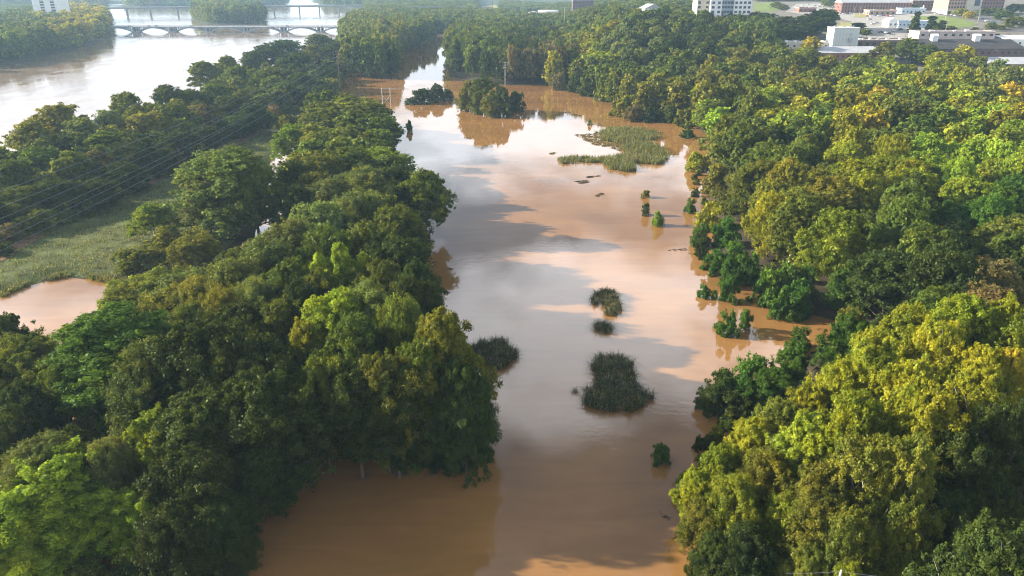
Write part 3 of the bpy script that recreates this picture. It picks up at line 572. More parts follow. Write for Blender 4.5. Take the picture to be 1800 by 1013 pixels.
fill(wp([(-200,440),(0,420),(100,380),(200,330),(300,286),(370,252),(430,228),(480,210),(560,186),(600,175),(602,80),(560,92),(480,132),(420,158),(350,188),(300,210),(200,255),(100,285),(0,310),(-200,355)]), 9, 10, 7, 13, 'bbsf', GB, 2)
fill(wp([(545,218),(600,208),(680,238),(705,300),(735,400),(750,440),(735,560),(790,650),(835,740),(790,795),(620,805),(560,805),(470,860),(430,1000),(380,1300),(330,1300),(290,1000),(250,780),(150,690),(230,620),(330,560),(420,520),(490,440),(520,340)]), 11, 11, 11, 16, 'bbd', GL, 2)
fill(wp([(-400,160),(0,114),(60,104),(130,88),(168,75),(196,57),(196,40),(180,28),(100,26),(0,50),(-400,60)]), 11, 15, 17, 24, 'bb', GF, 3)
fill(ISLE, 11, 13, 20, 27, 'bb', GF, 2)
# far woods past the bridges and between the town blocks
n0 = len(TREES)
for P, s, h in [([(-150,13),(185,12),(184,2),(-150,2)], 26, 22), ([(222,12),(505,9),(495,1),(222,1)], 26, 24), ([(570,11),(640,13),(640,0),(565,0)], 24, 24), ([(640,24),(840,30),(840,1),(640,1)], 20, 18),
                ([(880,24),(905,24),(1225,24),(1225,6),(880,6)], 17, 13), ([(1020,36),(1220,40),(1220,26),(1020,24)], 13, 12), ([(1000,60),(1090,56),(1350,70),(1350,48),(1225,50),(1100,38),(1000,38)], 11, 14), ([(1330,4),(1480,4),(1480,-4),(1330,-4)], 20, 11), ([(-150,50),(0,48),(60,40),(100,26),(100,18),(-150,18)], 17, 14)]:
    fill(gp(P), s, s, h * .8, h, 'b', GF, 1, .5)

for i in range(30):
    t = i / 29; L_ = [(0,438),(100,394),(200,342),(300,298),(370,262),(430,236),(480,214),(560,190)]; q = t * 6.99; k = int(q); f = q - k
    px = L_[k][0] * (1 - f) + L_[k + 1][0] * f; py = L_[k][1] * (1 - f) + L_[k + 1][1] * f - 6; w = 56 * (1 - .45 * t) * rnd.uniform(.8, 1.3)
    trb(px, py, w, w * rnd.uniform(.3, .6), 'h', rnd.choice('KGGBE'), GB, 1.0)
# ------------------------------------------------------------------ plant them: the 290 that show largest each stand alone
SMALLTREE = []
def shows(t):
    px, py = proj(t[0], t[1], t[2] + t[3]); d = t[1]
    v = t[3] * t[4] / d ** 2
    if t[8]: v *= 4
    elif d > 600: v *= .6
    if px < -60 or px > 1860: v *= .05
    return v
trees = [t for t in TREES if t[5] != 'h']; shrubs = [t for t in TREES if t[5] == 'h']
trees.sort(key=shows, reverse=True)
keep, rest = trees[:292], trees[292:]
print('trees', len(trees), 'shrubs', len(shrubs), 'kept range', min(t[1] for t in keep), max(t[1] for t in keep))
vi = {}
for t in keep + shrubs:
    x, y, z, H, rad, kind, tone, group, hand = t
    d = math.hypot(y, x); lod = 0 if d < 135 else (1 if d < 260 else 2)
    vi[kind] = vi.get(kind, 0) + 1
    (cm, tm), k2 = pick(kind, lod, vi[kind])
    H0, R0 = KD[k2]; px, py = proj(x, y, z + H * .75)
    name = {'h': 'shrub', 'p': 'pine_tree', 'c': 'conifer_tree', 's': 'sycamore_tree', 'f': 'willow_tree'}.get(kind, 'broadleaf_tree')
    root = empty(name, (x, y, z), rnd.uniform(0, 6.28), (rad / R0, rad / R0, H / H0))
    c = child('foliage' if kind == 'h' else 'crown', cm, root); child('stem' if kind == 'h' else 'trunk', tm, root)
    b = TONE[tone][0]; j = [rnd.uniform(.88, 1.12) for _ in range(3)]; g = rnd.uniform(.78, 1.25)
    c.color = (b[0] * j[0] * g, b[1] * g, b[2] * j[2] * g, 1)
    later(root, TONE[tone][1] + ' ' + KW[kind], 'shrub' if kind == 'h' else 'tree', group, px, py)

def merged(name, L):
    Vs, Ts, Cs = [], [], []
    for i, t in enumerate(L):
        x, y, z, H, rad, kind, tone, group, hand = t
        (V, ti), k2 = pick({'s': 's', 'c': 'c'}.get(kind, 'b'), 3, rnd.randrange(99)); H0, R0 = KD[k2]
        if y > 1000: sel = rng.permutation(len(ti))[:len(ti) // 2]; V = V.reshape(-1, 4, 3)[sel].reshape(-1, 3); ti = ti[sel]
        a = rnd.uniform(0, 6.28); ca, sa = math.cos(a), math.sin(a); s = rad / R0; W = np.empty_like(V)
        W[:, 0] = (V[:, 0] * ca - V[:, 1] * sa) * s + x; W[:, 1] = (V[:, 0] * sa + V[:, 1] * ca) * s + y; W[:, 2] = V[:, 2] * H / H0 + z
        b = np.array(TONE[tone][0]) * [rnd.uniform(.85, 1.18), 1, rnd.uniform(.85, 1.18)] * rnd.uniform(.75, 1.3)
        Vs.append(W); Ts.append(ti); Cs.append(np.repeat(b[None], len(ti), 0))
    V = np.concatenate(Vs); m = len(V) // 4
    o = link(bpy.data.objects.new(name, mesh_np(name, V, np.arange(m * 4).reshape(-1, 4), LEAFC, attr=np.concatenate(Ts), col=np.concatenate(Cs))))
    print(name, len(L), m); return o
rest = [t for t in rest if t[1] > 170 or (-60 < proj(t[0], t[1], t[2] + t[3])[0] < 1830)]
near_rest = [t for t in rest if t[1] < 1000]; far_rest = [t for t in rest if t[1] >= 1000]
tag(merged('woodland', near_rest), 'continuous green woodland canopy behind the nearer trees round the lake', 'woodland', kind='stuff')
tag(merged('distant_woodland', far_rest), 'hazy woods far beyond the river bridges and the town', 'woodland', kind='stuff')

# ------------------------------------------------------------------ grasses and reeds
def blades(P, h, lean, wid, base_z, cols):
    """two-segment bent blades: P (n,2)"""
    n = len(P); a = rng.uniform(0, 6.283, n); L = (.55 + .85 * rng.random(n) ** 1.8) * h; le = np.abs(rng.normal(lean, lean * .5, n)); ax = np.stack([np.cos(a), np.sin(a)], 1)
    w = np.stack([-np.sin(a), np.cos(a)], 1) * wid; z = np.broadcast_to(base_z, (n,))
    p0 = np.column_stack([P, z]); p1 = np.column_stack([P + ax * (le * L * .35)[:, None], z + L * .62]); p2 = np.column_stack([P + ax * (le * L)[:, None], z + L * (1.05 - .45 * np.clip(le, 0, 1.6))])
    W = np.column_stack([w, np.zeros(n)])
    V = np.stack([p0 - W, p0 + W, p1 + W * .8, p1 - W * .8, p2 + W * .25, p2 - W * .25], 1).reshape(-1, 3)
    i = np.arange(n)[:, None] * 6; F = np.concatenate([i + [0, 1, 2, 3], i + [3, 2, 4, 5]], 0)
    c = np.asarray(cols)[rng.integers(0, len(cols), n)] * rng.uniform(.75, 1.25, (n, 1)); t = rng.uniform(0, 1, n)
    return V, F, np.concatenate([t, t]), np.concatenate([c, c])
def scatter(poly, n, soft=0.):
    mn, mx = poly.min(0), poly.max(0); out = np.zeros((0, 2))
    while len(out) < n:
        q = rng.uniform(mn, mx, (n * 2, 2)); ok = inside(poly, q[:, 0], q[:, 1])
        if soft: ok &= (edge_dist(poly, q[:, 0], q[:, 1]) > rng.uniform(0, soft, len(q)))
        out = np.concatenate([out, q[ok]])
    return out[:n]
GC = [(.085, .115, .035), (.07, .10, .03), (.15, .15, .055), (.05, .075, .025), (.10, .12, .04)]
P = scatter(GRASS, 42000); P = P[P[:, 0] > -260]; tuft = P[::6]; P = tuft[rng.integers(0, len(tuft), len(P))] + rng.normal(0, .8, (len(P), 2))
big = .5 + .9 * rng.random(len(P)) ** 3
pth = wp([(-60,528),(0,500),(110,448),(215,398),(325,352),(324,347),(213,393),(108,443),(0,494),(-60,521)]); P = P[(edge_dist(pth, P[:, 0], P[:, 1]) > .45)]; big = .5 + .9 * rng.random(len(P)) ** 3
V, Fq, tt, cc = blades(P, .75, .6, .065, np.maximum(terr(P[:, 0], P[:, 1]), 0) - .05, GC)
pn = np.sin(P[:, 0] * .11 + 2 * np.sin(P[:, 1] * .05)) + np.sin(P[:, 1] * .13 + P[:, 0] * .04) + rng.normal(0, .5, len(P)); straw = np.clip(.25 + pn * .6, 0, 1)[:, None]
near = inside(wp([(150,420),(230,390),(260,430),(230,490),(150,490),(120,470)]), P[:, 0], P[:, 1])[:, None]; straw = np.maximum(straw * .8, near * .9)
sw = np.array((.145, .145, .055)); c1 = cc[:len(P)] * (1 - straw) + sw * rng.uniform(.7, 1.2, (len(P), 1)) * straw; cc = np.concatenate([c1, c1])
o = link(bpy.data.objects.new('grass', mesh_np('grass', V, Fq, BLADE, attr=tt, col=cc))); tag(o, 'rough tall grass covering the power line clearing', 'grass', kind='stuff')

def clump(name, pts, n, h, lean, wid, cols, label, cat='reeds', group=None, z=-.1, stems=True):
    poly = wp(pts); c = poly.mean(0); nt = max(4, n // (70 if cols is DK or n < 300 else 14)); K = scatter(poly, nt, .8); P = K[rng.integers(0, nt, n)] + rng.normal(0, .32, (n, 2))
    V, Fq, tt, ccl = blades(P, h, lean, wid, z, cols); V[:, :2] -= c
    o = link(bpy.data.objects.new(name, mesh_np(name, V, Fq, BLADE, attr=tt, col=ccl))); o.location = (c[0], c[1], 0)
    tag(o, label, cat, group); return o
DK = [(.07, .075, .045), (.045, .055, .03), (.12, .115, .075), (.07, .085, .035), (.22, .20, .15)]
CG = 'dark reed clumps in the flood'
clump('reed_clump', [(1035,638),(1060,628),(1100,630),(1118,640),(1112,665),(1135,690),(1152,705),(1150,718),(1120,724),(1085,732),(1045,726),(1030,712),(1022,690),(1045,675)], 9000, 1.6, .75, .045, DK, 'largest dark reed clump in open water right of lake centre', group=CG)
clump('reed_clump', [(1040,525),(1055,514),(1078,516),(1094,535),(1092,550),(1078,558),(1060,553),(1045,543)], 3400, 1.5, .75, .045, DK, 'dark round reed clump in sunny shadow edge, above the small one', group=CG)
clump('reed_clump', [(1042,574),(1060,568),(1078,574),(1078,588),(1062,594),(1056,584),(1042,580)], 900, 1.5, 1.1, .03, DK, 'small sparse reed clump between the two larger clumps', group=CG)
clump('reed_clump', [(822,612),(850,602),(880,600),(905,610),(908,630),(900,648),(880,655),(850,648),(825,640)], 4600, 1.5, .75, .045, DK, 'dark reed clump touching the point of the left wood', group=CG)
clump('reed_clump', [(1006,684),(1016,682),(1012,696),(1006,694)], 60, .8, 1.0, .03, DK, 'tiny reed tuft just left of the largest clump', group=CG)
LT = [(.17, .17, .075), (.12, .145, .05), (.20, .175, .10), (.09, .12, .045)]
IG = 'parts of the pale reed island'
clump('reed_bed', [(1045,236),(1070,226),(1120,227),(1155,232),(1160,244),(1140,248),(1090,254),(1060,250)], 7000, 2.0, .45, .07, LT, 'upper mass of the pale reed island at the lake far end', group=IG)
clump('reed_bed', [(1090,258),(1130,248),(1165,262),(1180,278),(1160,292),(1130,290),(1110,284),(1095,272)], 6000, 2.0, .45, .07, LT, 'right lower mass of the pale reed island', group=IG)
clump('reed_bed', [(1052,280),(1095,274),(1118,286),(1120,302),(1100,304),(1070,298)], 4500, 1.9, .45, .07, LT, 'bottom tuft of the pale reed island', group=IG)
clump('reed_bed', [(980,280),(1010,276),(1058,278),(1058,286),(1020,288),(985,289)], 2200, 1.4, .45, .07, LT, 'thin reed strip reaching left from the island', group=IG)
clump('reed_bed', [(1008,237),(1046,234),(1062,250),(1095,256),(1096,268),(1076,262),(1040,254)], 4500, .45, .8, .08, [(.13,.12,.04),(.16,.12,.05)], 'flat olive grass mat on the left of the island', group=IG)
PG = 'reeds fringing the small pond'
clump('reed_bed', [(0,514),(20,506),(50,494),(60,500),(30,512),(2,528)], 900, 1.1, .6, .06, LT, 'green reed fringe on the left bank of the small pond', group=PG)
clump('reed_bed', [(75,492),(98,484),(122,480),(126,488),(100,492),(80,498)], 800, 1.1, .6, .06, LT, 'green reed fringe at the middle of the pond bank', group=PG)
clump('reed_bed', [(150,484),(180,486),(204,488),(202,500),(178,498),(154,492)], 800, 1.3, .6, .06, LT, 'green reed fringe at the right end of the pond', group=PG)
clump('reed_bed', [(740,176),(790,172),(800,180),(760,186),(716,186)], 700, .8, .6, .07, DK, 'low dark reeds skirting the channel islet')
clump('reed_bed', [(962,270),(975,268),(974,272),(963,273)], 260, .5, .6, .08, LT, 'faint grass tuft left of the reed strip')
WOOD = plain('wet_driftwood', (.075, .055, .04), .8, .3, .3, 2)
def sticks(pts, n, L, label):
    m = MB(); poly = wp(pts); c = poly.mean(0)
    for q in scatter(poly, n):
        a = rnd.gauss(0.1, .35); l = L * rnd.uniform(.5, 1.2); d = np.array((math.cos(a), math.sin(a), rnd.uniform(-.02, .1))) * l / 2; p = np.array((q[0] - c[0], q[1] - c[1], .04))
        m.tube([p - d, p + (0, 0, rnd.uniform(0, .12)), p + d], [.05, .09, .03], 5)
    o = m.build('driftwood', WOOD); o.location = (c[0], c[1], 0); tag(o, label, 'driftwood', 'floating debris rafts')
sticks([(1010,319),(1030,317),(1034,321),(1020,324)], 26, 2.4, 'floating debris raft nearest the reed island tip')
sticks([(1030,311),(1052,309),(1053,311),(1032,313)], 16, 2.4, 'thin debris line just right of the first raft')
sticks([(1046,344),(1060,339),(1062,342),(1050,346)], 12, 1.9, 'small debris raft in the mid lake sunlight')
sticks([(1175,440),(1205,437),(1206,440),(1178,442)], 8, 1.6, 'scattered twigs left of the shore bushes')
sticks([(1040,218),(1055,216),(1056,219),(1042,221)], 6, 1.8, 'short log beside the tiny far green bush')
sticks([(1050,706),(1056,705),(1056,708),(1050,709)], 2, .8, 'lone twig floating near the big clump')
for i in range(26):
    if i < 17: k = rnd.randrange(3, 22); t = rnd.random(); px = RSH[k][0] * (1 - t) + RSH[k + 1][0] * t - rnd.uniform(6, 34); py = RSH[k][1] * (1 - t) + RSH[k + 1][1] * t + rnd.uniform(-4, 8)
    else: px, py = rnd.choice([(575, 840), (640, 838), (700, 835), (770, 835), (850, 770), (875, 700), (470, 890), (775, 520), (800, 470)]); px += rnd.uniform(-8, 14); py += rnd.uniform(-8, 8)
    x, y = at(px, py); m = MB()
    for q in range(rnd.randrange(4, 12)):
        a = rnd.gauss(.3, .9); L = rnd.uniform(.3, 1.7); d = np.array((math.cos(a), math.sin(a), rnd.uniform(-.05, .25))) * L / 2; p = np.array((rnd.gauss(0, .35), rnd.gauss(0, .25), .03)); m.tube([p - d, p + (0, 0, rnd.uniform(0, .1)), p + d], [.025, .045, .012], 4)
    o = m.build('driftwood', WOOD); o.location = (x, y, 0); later(o, 'dark stick raft', 'driftwood', 'drift sticks along the waterline', px, py)
def snag(px, py, s, label, seed):
    x, y = at(px, py); rr = random.Random(seed); m = MB()
    def grow(p, d, L, r, k):
        e = p + d * L; m.tube([p, (p + e) / 2 + np.array((rr.uniform(-.08, .08), rr.uniform(-.08, .08), .03)) * L, e], [r, r * .75, r * .5], 5)
        if k:
            for _ in range(3):
                q = d + np.array((rr.uniform(-.9, .9), rr.uniform(-.9, .9), rr.uniform(-.3, .8))); q /= np.linalg.norm(q); grow(p + d * L * rr.uniform(.5, 1), q, L * .68, r * .5, k - 1)
    grow(np.array((0, 0, -.3)), np.array((.5, .1, .85)), s, s * .035, 3)
    o = m.build('dead_branch', WOOD); o.location = (x, y, 0); tag(o, label, 'branch', 'bare snags in the flood')
snag(1444, 566, 1.6, 'bare dead branch sticking out of the flooded inlet', 3); snag(1158, 906, .6, 'bare twig poking from water near the lower right shore', 4)
snag(1240, 748, .8, 'bare twigs in water under the right shore trees', 5); snag(1178, 856, .9, 'leafy twig in water left of the lower right trees', 6); snag(906, 878, .4, 'tiny twig alone in the shaded water at bottom centre', 8)

# ------------------------------------------------------------------ poles and wires
POLE = plain('weathered_pole_wood', (.10, .07, .05), .9, .2, .3, 1.5); PPALE = plain('pale_pole', (.42, .41, .38), .8, .3, .15, 1); WIRE = plain('aluminium_wire', (.20, .22, .25), .45, .5, .05, 1)
INS = plain('insulator', (.5, .5, .48), .4, .5, .05, 3)
def pole(px, py, hpx, label, mat=POLE, arms=3, armw=2.6, rad=.16, group=None, zg=0.):
    if zg: x, y = ground(px, py); zg = T(x, y)
    else: x, y = at(px, py)
    d = y * CP + (CAMH - zg) * SP; H = hpx * d / FPX * 1.06
    r = empty('utility_pole', (x, y, zg)); m = MB(); m.tube([(0,0,-1),(0,0,H*.5),(0,0,H)], [rad*1.3, rad, rad*.7], 8); m.build('pole', mat, r, True)
    for k in range(arms):
        z = H - .5 - k * 1.6; m = MB(); m.box(-armw/2, armw/2, -.09 - rad, .05 - rad, z - .09, z + .09); a = m.build('crossarm', mat, r)
        for q in (-1, -.35, .35, 1):
            m = MB(); m.tube([(q*armw*.46, -.02 - rad, z + .09), (q*armw*.46, -.02 - rad, z + .34)], [.06, .045], 6); m.build('insulator', INS, a)
    tag(r, label, 'utility pole', group); return x, y, zg + H
hx, hy, hz = pole(600, 178, 80, 'tall dark wooden power pole standing in water by the riverbank', arms=4, armw=4.4, rad=.24)
pole(888, 157, 44, 'pale pole with three crossarms behind the round islet', PPALE, 3, 2.8, .17)
pole(829, 60, 62, 'dark distant pole rising above the centre woods', POLE, 2, 3, .2)
pole(866, 50, 52, 'dark distant pole left of the museum', POLE, 1, 2, .2)
pole(991, 68, 48, 'pale pole over the gap in the far lake wood', PPALE, 0, 1, .16, zg=1); pole(799, 52, 26, 'thin grey pole above the centre woods', PPALE, 0, 1, .15)
x1, y1 = at(676, 216); x2, y2 = at(688, 216); d = y1 * CP + CAMH * SP; Hh = 60 * d / FPX
r = empty('transmission_tower', ((x1 + x2) / 2, y1, 0)); w2 = (x2 - x1) / 2 + .3
for s in (-1, 1):
    m = MB(); m.tube([(s*w2,0,-1),(s*w2,0,Hh)], [.2,.13], 8); m.build('pole', PPALE, r, True)
m = MB(); m.box(-w2 - 1, w2 + 9, -.32, -.14, Hh - .7, Hh - .45); m.build('crossarm', PPALE, r)
m = MB(); m.tube([(-w2, 0, Hh*.5), (w2, 0, Hh*.8)], .07, 5); m.tube([(w2, .1, Hh*.5), (-w2, .1, Hh*.8)], .07, 5); m.build('brace', PPALE, r)
tag(r, 'pale two-legged power line frame in water beside the left wood', 'power pole')
def wire(a, b, sag, rad, label, group='power lines over the clearing'):
    a = np.array(a, float); b = np.array(b, float); m = MB(); n = 24; pts = []
    for i in range(n + 1):
        t = i / n; p = a * (1 - t) + b * t; p[2] -= sag * 4 * t * (1 - t); pts.append(p - a)
    m.tube(pts, rad, 4); o = m.build('power_line', WIRE, None, True); o.location = a; tag(o, label, 'power line', group)
# far end of each span: the next pole, outside the left of the view
for i, (yl, nm) in enumerate([(332,'topmost wire'),(362,'second wire from top'),(384,'third wire from top'),(408,'fourth wire from top'),(426,'fifth wire from top'),(444,'lowest wire')]):
    zl = 21.5 - i * 1.6; X0, Y0 = at(-60, yl + 26, zl)
    wire((hx + (i % 2 - .5) * 4, hy, hz - .5 - i * 1.5), (X0, Y0, zl), 3.0, .028, nm + ' running from the wooden pole over the clearing')
cxx, cyx = at(884, 128, 12)
wire((x2, y2, Hh - .4), (cxx, cyx, 12.5), 1.2, .03, 'thin wire crossing the lake from the pale frame', 'wires over the lake')
# pole tip at the very bottom of the frame
bx, by, _ = top_at(1478, 1006, 11)
r = empty('utility_pole', (bx, by, 0)); m = MB(); m.tube([(0,0,-1),(0,0,11)], [.18,.12], 8); m.build('pole', PPALE, r, True)
m = MB(); m.tube([(0,0,11),(0,0,11.3)], [.1,.05], 6); m.build('insulator', INS, r); tag(r, 'pole top with white cap at bottom edge among right trees', 'utility pole')
ex, ey = at(1640, 1030, 10); wire((bx, by, 11.1), (ex, ey, 10.6), .15, .02, 'wire leaving the pole top at the bottom edge', 'wires at the bottom edge')
ex, ey = at(1380, 1016, 10); wire((bx, by, 11.1), (ex, ey, 10.6), .1, .02, 'short wire left of the bottom edge pole top', 'wires at the bottom edge')

# ------------------------------------------------------------------ bridges
CONCR = plain('bridge_concrete', (.30, .31, .33), .85, .3, .2, .25); CONCD = plain('grey_girder_concrete', (.20, .20, .20), .85, .3, .2, .25); RAIL = plain('railing', (.4, .4, .4), .7, .3, .1, 1)
def arch_bridge():
    Y0 = at(360, 57)[1]; X = lambda px: (px - 900) / FPX * (Y0 * CP + CAMH * SP)
    xl, xr = X(150), X(640); W = 11; zd = 6.6
    r = empty('arch_bridge', ((xl + xr) / 2, Y0, 0)); cx0 = (xl + xr) / 2
    m = MB(); m.box(xl - cx0, xr - cx0, 0, W, zd - .9, zd); m.box(xl - cx0, xr - cx0, -.5, W + .5, zd, zd + .25); m.build('deck', CONCR, r)
    for y in (-.4, W + .15):
        m = MB(); m.box(xl - cx0, xr - cx0, y, y + .25, zd + 1.0, zd + 1.25); x = xl
        while x < xr: m.box(x - cx0, x - cx0 + .3, y + .01, y + .24, zd + .25, zd + 1.0); x += 1.6
        m.build('parapet', RAIL, r)
    pp = [172, 237, 302, 366, 432, 497, 562, 626]; px_ = [X(p) for p in pp]
    for x in px_:
        m = MB()
        for s in (-1, 1): m.box(x - cx0 + s * 2.2 - .7, x - cx0 + s * 2.2 + .7, .3, W - .3, -3, zd - .9)
        m.box(x - cx0 - 4.2, x - cx0 + 4.2, -.6, W + .6, -3, 1.0); m.build('pier', CONCR, r)
    for a, b in zip(px_[:-1], px_[1:]):
        for y in (0.2, W - 1.6):
            m = MB(); L = b - a; x0 = a + 3.2 - cx0; x1 = b - 3.2 - cx0; n = 18; zt = zd - 1.2; z0 = .4
            f = lambda t: z0 + (zt - z0) * (1 - (2 * t - 1) ** 2)
            V = []; 
            for i in range(n + 1):
                t = i / n; xx = x0 + (x1 - x0) * t; V += [(xx, y, f(t) + .7), (xx, y + 1.4, f(t) + .7), (xx, y + 1.4, f(t) - .7), (xx, y, f(t) - .7)]
            Fs = []
            for i in range(n):
                for k in range(4): Fs.append((i*4+k, i*4+(k+1)%4, (i+1)*4+(k+1)%4, (i+1)*4+k))
            m.add(V, Fs); ar = m.build('arch_rib', CONCR, r)
            for i in (.8, 1.8, 2.8, 3.9, 5.2, 12.8, 14.1, 15.2, 16.2, 17.2):
                t = i / n; xx = x0 + (x1 - x0) * t; m = MB()
                if f(t) + .5 < zd - 1.1: m.box(xx - .35, xx + .35, y + .3, y + 1.1, f(t) + .3, zd - .9); m.build('spandrel_column', CONCR, ar)
    for p in range(200, 600, 26):
        m = MB(); x = X(p) - cx0; m.tube([(x, -.2, zd + .25), (x, -.2, zd + 6)], [.12, .08], 5); m.tube([(x, -.2, zd + 6), (x, 1.6, zd + 6.2)], .07, 4); m.build('lamp_post', RAIL, r)
    tag(r, 'pale concrete open-spandrel arch bridge crossing the muddy river', 'bridge')
    return Y0, X, zd, W
AB = arch_bridge()
def girder_bridge():
    A = at(160, 27); B = at(650, 21); L = math.hypot(B[0] - A[0], B[1] - A[1]); r = empty('girder_bridge', (A[0], A[1], 0), math.atan2(B[1] - A[1], B[0] - A[0]))
    zd = 12.5; m = MB(); m.box(0, L, 0, 14, zd - 2.2, zd - .3); m.box(0, L, -.8, 14.8, zd - .3, zd); m.build('deck', CONCD, r)
    for y in (-.7, 14.4): m = MB(); m.box(0, L, y, y + .3, zd, zd + .9); m.build('parapet', RAIL, r)
    for p in (178, 218, 257, 303, 350, 395, 435, 472, 518, 555, 592, 630):
        x = (p - 160) / 490 * L; m = MB()
        for y in (2.5, 11.5): m.tube([(x, y, -3), (x, y, zd - 3.4)], 1.1, 10)
        m.build('pier', CONCD, r, True); m = MB(); m.prism([(x - 1.4, 0), (x + 1.4, 0), (x + 1.4, 14), (x - 1.4, 14)], zd - 3.4, zd - 2.2); m.build('pier_cap', CONCD, r)
    tag(r, 'grey girder road bridge on paired columns behind the arch bridge', 'bridge'); return A, B, L, zd
GBR = girder_bridge()
A = at(625, 28); r = empty('rail_trestle', (A[0] , A[1], 0)); m = MB(); m.box(0, 250, 0, 4, 14, 15.6); m.build('deck', CONCD, r)
for k in range(9): m = MB(); m.box(12 + k * 28, 13.4 + k * 28, .5, 3.5, -2, 14); m.build('pier', CONCD, r)
tag(r, 'thin grey trestle above the trees right of the river', 'bridge')

# ------------------------------------------------------------------ buildings
BR = brickmat('red_brick', (.17, .07, .05), (.24, .11, .075), (.3, .25, .2)); BRT = brickmat('tan_brick', (.33, .2, .13), (.42, .27, .18), (.4, .35, .3))
WHT = plain('white_paint', (.72, .72, .70), .7, .3, .06, .3); CREAM = plain('cream_stone', (.52, .47, .38), .8, .3, .08, .4); GRYR = plain('grey_metal_roof', (.36, .37, .39), .5, .4, .12, .2)
DKR = plain('dark_asphalt_roof', (.045, .042, .045), .9, .2, .35, .3); PNK = plain('gravel_roof', (.42, .36, .33), .9, .2, .12, .3); METW = plain('pale_green_cladding', (.50, .55, .52), .6, .4, .06, .6)
BLUE = plain('pale_blue_wall', (.42, .52, .60), .8, .3, .08, .5); GLS = plain('dark_glass', (.035, .045, .06), .15, .6, .1, .3); BLUG = plain('blue_grey_wall', (.30, .36, .42), .8, .3, .06, .3); BRKD = brickmat('dark_brick', (.10, .06, .06), (.15, .09, .08), (.2, .18, .17))
def building(px0, px1, pyb, dep, H, wall, roofm, label, roof='flat', rz=0., rh=2.5, win=None, over=.3, name='building', cat='building', z_up=0., parapet=True, side=True, door=None):
    pc = (px0 + px1) / 2; x, y = ground(pc, pyb); z = T(x, y) + z_up; d = y * CP + (CAMH - z) * SP; W = (px1 - px0) / FPX * d
    r = empty(name, (x, y, z), rz); m = MB(); m.box(-W/2, W/2, 0, dep, -3, H); w = m.build('wall', wall, r)
    m = MB()
    if roof == 'flat':
        m.box(-W/2 - over, W/2 + over, -over, dep + over, H + .003, H + .35); rf = m.build('roof', roofm, r)
        if parapet:
            m = MB(); e = over
            for q in ((-W/2-e, W/2+e, -e, -e+.4), (-W/2-e, W/2+e, dep+e-.4, dep+e), (-W/2-e, -W/2-e+.4, -e+.4, dep+e-.4), (W/2+e-.4, W/2+e, -e+.4, dep+e-.4)): m.box(q[0], q[1], q[2], q[3], H + .353, H + .9)
            m.build('parapet', wall, rf)
    elif roof == 'shed': m.add([(-W/2-over,-over,H),(W/2+over,-over,H),(W/2+over,dep+over,H+rh),(-W/2-over,dep+over,H+rh),(-W/2-over,-over,H+.3),(W/2+over,-over,H+.3),(W/2+over,dep+over,H+rh+.3),(-W/2-over,dep+over,H+rh+.3)], [(3,2,1,0),(4,5,6,7),(0,1,5,4),(1,2,6,5),(2,3,7,6),(3,0,4,7)]); rf = m.build('roof', roofm, r); m = MB(); m.box(-W/2, W/2, dep-.3, dep, H, H + rh - .1); m.build('rear_wall', wall, r)
    else:
        m.gable(-W/2 - over, W/2 + over, -over, dep + over, H + .003, H + rh, roof); rf = m.build('roof', roofm, r)
    if win:
        nc, nr, ww, wh, z0, dz, wm = win
        base = None
        for c in range(nc):
            for k in range(nr):
                cx = -W/2 + W * (c + .5) / nc
                if base is None: m = MB(); m.box(-ww/2, ww/2, -.06, .08, 0, wh); base = m.mesh('window', wm)
                o = child('window', base, r); o.location = (cx, 0, z0 + k * dz)
        if side:
            ns = max(2, int(dep / (W / nc))) if W / nc > 1 else 3; ns = min(ns, 8)
            for sgn in (-1,) if x > 0 else (1,):
                for c in range(ns):
                    for k in range(nr):
                        o = child('window', base, r); o.location = (sgn * W/2, dep * (c + .5) / ns, z0 + k * dz); o.rotation_euler = (0, 0, math.pi/2)
    if door: m = MB(); m.box(door[0] - door[1]/2, door[0] + door[1]/2, -.07, .07, 0, door[2]); m.build('door', GLS, r)
    if roof == 'flat':
        for q in range(3):
            m = MB(); ux = rnd.uniform(-.4, .4) * W; uy = rnd.uniform(.3, .75) * dep; us = rnd.uniform(.6, 1.4); uh = rnd.uniform(.5, 1.1)
            m.box(ux - us, ux + us, uy - us * .7, uy + us * .7, H + .36, H + .36 + uh); m.tube([(ux + us + .5, uy, H + .36), (ux + us + .5, uy, H + 1.5)], .14, 6); m.build('roof_unit', GRYR if q % 2 else PPALE, rf)
    tag(r, label, cat); return r, W, H, dep
def vents(b, items, mat=WHT):
    r, W, H, dep = b
    for (fx, fy, w, dpt, h) in items:
        m = MB(); x = fx * W; y = fy * dep; m.box(x - w/2, x + w/2, y - dpt/2, y + dpt/2, H + .36, H + .36 + h); m.box(x - w/2 - .12, x + w/2 + .12, y - dpt/2 - .12, y + dpt/2 + .12, H + .36 + h, H + .5 + h); m.build('roof_vent', mat, r)
W1 = lambda nc, nr, ww, wh, z0, dz: (nc, nr, ww, wh, z0, dz, GLS)
building(1478, 1600, 24, 22, 11, BR, GRYR, 'long brick mill with grey roof at the top of the town, left block', 'x', 0, 4, W1(24, 3, 1.5, 2.2, 1.2, 3.3), name='mill_building')
building(1602, 1664, 19, 22, 11, BR, GRYR, 'right block of the long brick mill behind trees', 'x', 0, 4, W1(12, 3, 1.5, 2.2, 1.2, 3.3), name='mill_building')
